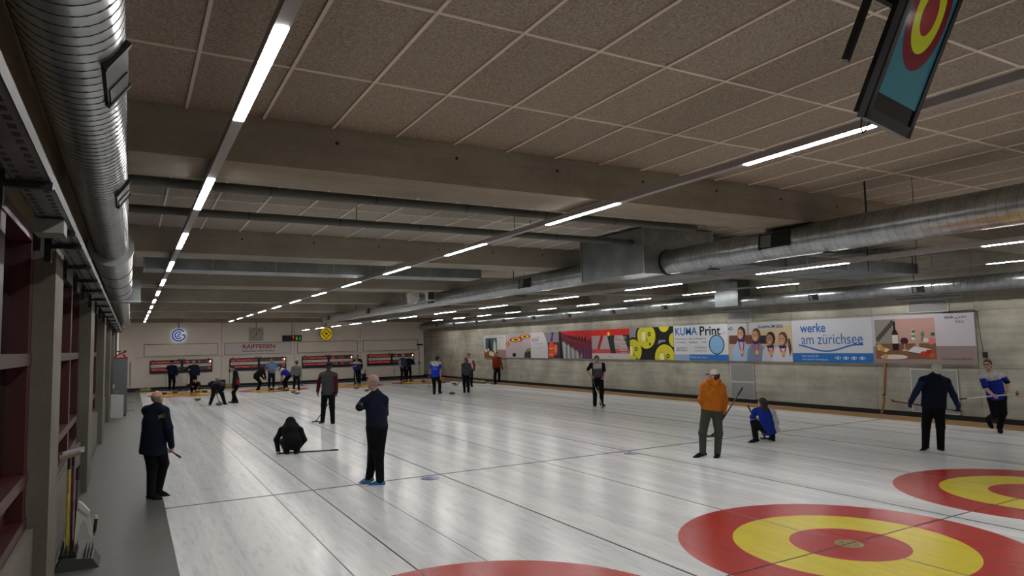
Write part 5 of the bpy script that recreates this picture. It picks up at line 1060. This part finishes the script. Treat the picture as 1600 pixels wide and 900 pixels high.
# 16 officials
person('official', 'cap-wearing man in navy jacket leaning on a broom at the first scoreboard', (268, 609.5), 1.70, 172, '#10182a', '#08080b', '#0c0c0e', hair=('cap', '#1a1614'), vox=.02, face=True, hem=.05, bulk=1.2, legw=1.15, J={'wR': (260, 578, -.25), 'eR': (262.5, 572.5, .0)})
broom('grey broom under the hand of the cap-wearing navy man', on_ice(PX('official', 259.7, 610, -.3)), PX('official', 259.2, 574, -.28), '#4a4e54', width=.14)
person('official2', 'bald man in navy jacket with a broom at the first scoreboard', (302, 610.5), 1.72, 175, '#121a2e', '#08080b', '#0c0c0e', hair=('bald', '#8a7a6c'), vox=.02, face=True, hem=.05, bulk=1.2, legw=1.15, J={'wR': (294, 577.5, -.22)})
broom('grey broom held by the bald navy man at the first scoreboard', on_ice(PX('official2', 291.5, 609.5, -.3)), PX('official2', 293.2, 573, -.25), '#4a4e54', width=.14)
# 17 squatting
person('squat', 'red-haired player in dark clothes squatting behind the first far house', (304, 612.5), 1.66, 175, '#1c0f12', '#0c0a0c', '#101010', hair=('short', '#6a3420'), vox=.02, face=True, J={'hip': (305, 605, .15), 'neck': (305.5, 598, -.05), 'head': (306, 595.5, -.12), 'kR': (299, 603.5, -.3), 'kL': (311, 603.5, -.3), 'aR': (300, 611, -.1), 'aL': (309, 611, -.1), 'wR': (299, 604, -.35), 'wL': (311, 604, -.4)})
# 18 sweeper
person('sweeper', 'sweeper in grey-striped black top bending low over a moving stone', (341, 632.5), 1.74, 15, '#1a1a1f', '#0b0b0d', '#101012', headrel=-10, nod=.9, hair=('short', '#8a7850'), vox=.017, bulk=1.1, legw=1.1, tmat=[('#4a4c55', lambda sv, lt, ft, r, l: (sv > .45) & (sv < .62) & ~r & ~l), ('#5a1a22', lambda sv, lt, ft, r, l: (sv > .30) & (sv < .40) & ~r & ~l)],
    J={'hip': (338, 604.5, 0), 'neck': (343.5, 597, .40), 'head': (340, 593.5, .50), 'aL': (328.5, 630, -.05), 'aR': (351, 629.5, .05), 'tR': (356, 632, .1), 'tL': (327, 632, .2), 'kL': (333, 617, .1), 'kR': (347, 616, .1), 'sL': (331, 598, .30), 'sR': (350, 599, .30), 'eL': (327.5, 600, .35), 'wL': (336, 611, .45), 'wR': (338, 613, .45), 'eR': (348, 609, .40)})
broom('red-brown broom rubbing the ice before the bending sweeper stone', on_ice(on(343, 629.5, 'z', .02)), PX('sweeper', 335, 607, .45), '#5a2e2a', width=.2)
# 19 black and red woman
person('blackred', 'dark-haired player in black and red top leaning on a low broom', (367, 629.5), 1.64, -95, '#17161a', '#0a0a0c', '#131314', headrel=-110, nod=.35, hair=('short', '#1e1612'), vox=.018, tmat=[('#7a1a24', lambda sv, lt, ft, r, l: (sv < .38) & (lt > -.6) & (ft < .02) & ~r & ~l)],
    J={'hip': (370, 601, 0), 'neck': (367.5, 580, 0), 'head': (362.5, 575.5, 0), 'kL': (364.5, 614, .05), 'kR': (365, 613, -.05), 'aL': (370, 627, -.1), 'aR': (365, 627.5, .1), 'wL': (364.5, 606, -.12), 'wR': (364, 603, .12)})
broom('thin broom with flat black head at the feet of the black and red player', on_ice(on(361.5, 628.5, 'z', .02)), PX('blackred', 366, 604, -.02), '#4a4846', width=.3)
# 20-23 group at the second far house
person('bendblack', 'player in black jacket bending forward at the second far house', (402, 609.5), 1.74, 75, '#101013', '#0a0a0c', '#101010', headrel=80, nod=.7, hair=('short', '#5a3428'), vox=.02, bulk=1.28, legw=1.2, J={'hip': (400.5, 587.5, 0), 'neck': (412, 576.5, .0), 'head': (417, 576.5, .0), 'aL': (404, 609, .2), 'aR': (401.5, 609.5, -.15), 'wR': (412.5, 592, -.1), 'wL': (415, 591, .15)})
person('lightblue', 'man in light blue shirt standing before the second scoreboard', (424, 608), 1.74, 178, '#5a7ea8', '#101526', '#8a8a72', hair=('short', '#5a3c2c'), vox=.02, face=True, bulk=1.1, legw=1.1, J={'wR': (418, 578, -.2), 'wL': (429, 577, -.1)})
person('bendblue', 'player in blue and white shirt and white cap bending toward a stone', (447, 609.5), 1.70, -78, '#15248c', '#0a0a0e', '#1a1a1c', headrel=-80, nod=.6, hair=('cap', '#a8a0a0'), vox=.02, sleeve=.45, bulk=1.15, legw=1.15, tmat=[('#b3b5bc', lambda sv, lt, ft, r, l: (sv > .80))], J={'hip': (451, 586.5, 0), 'neck': (441, 576.8, 0), 'head': (435.5, 577.5, 0), 'aL': (446, 608.5, -.15), 'aR': (449.5, 608, .15), 'wL': (439.5, 594, -.1), 'wR': (440, 593, .12)})
broom('thin broom of the bending blue-shirt player', on_ice(on(434.5, 607.5, 'z', .02)), PX('bendblue', 441, 592, 0), '#3a2a2a', width=.18)
person('greyhat', 'person in grey jacket and grey hat standing at the second far house', (463.5, 610), 1.64, 12, '#62605e', '#121013', '#121212', hair=('beanie', '#5a5a58'), vox=.02, hem=.08, headrel=40, J={'wR': (469, 588, .05), 'aR': (467, 609, .05), 'aL': (459, 610, -.05), 'head': (463.8, 567, 0), 'neck': (463, 573, 0)})
broom('short dark broom carried by the grey-hat person', PX('greyhat', 472, 603, .3), PX('greyhat', 470.5, 578, .05), '#2a2226', width=.14)
finish_texts()
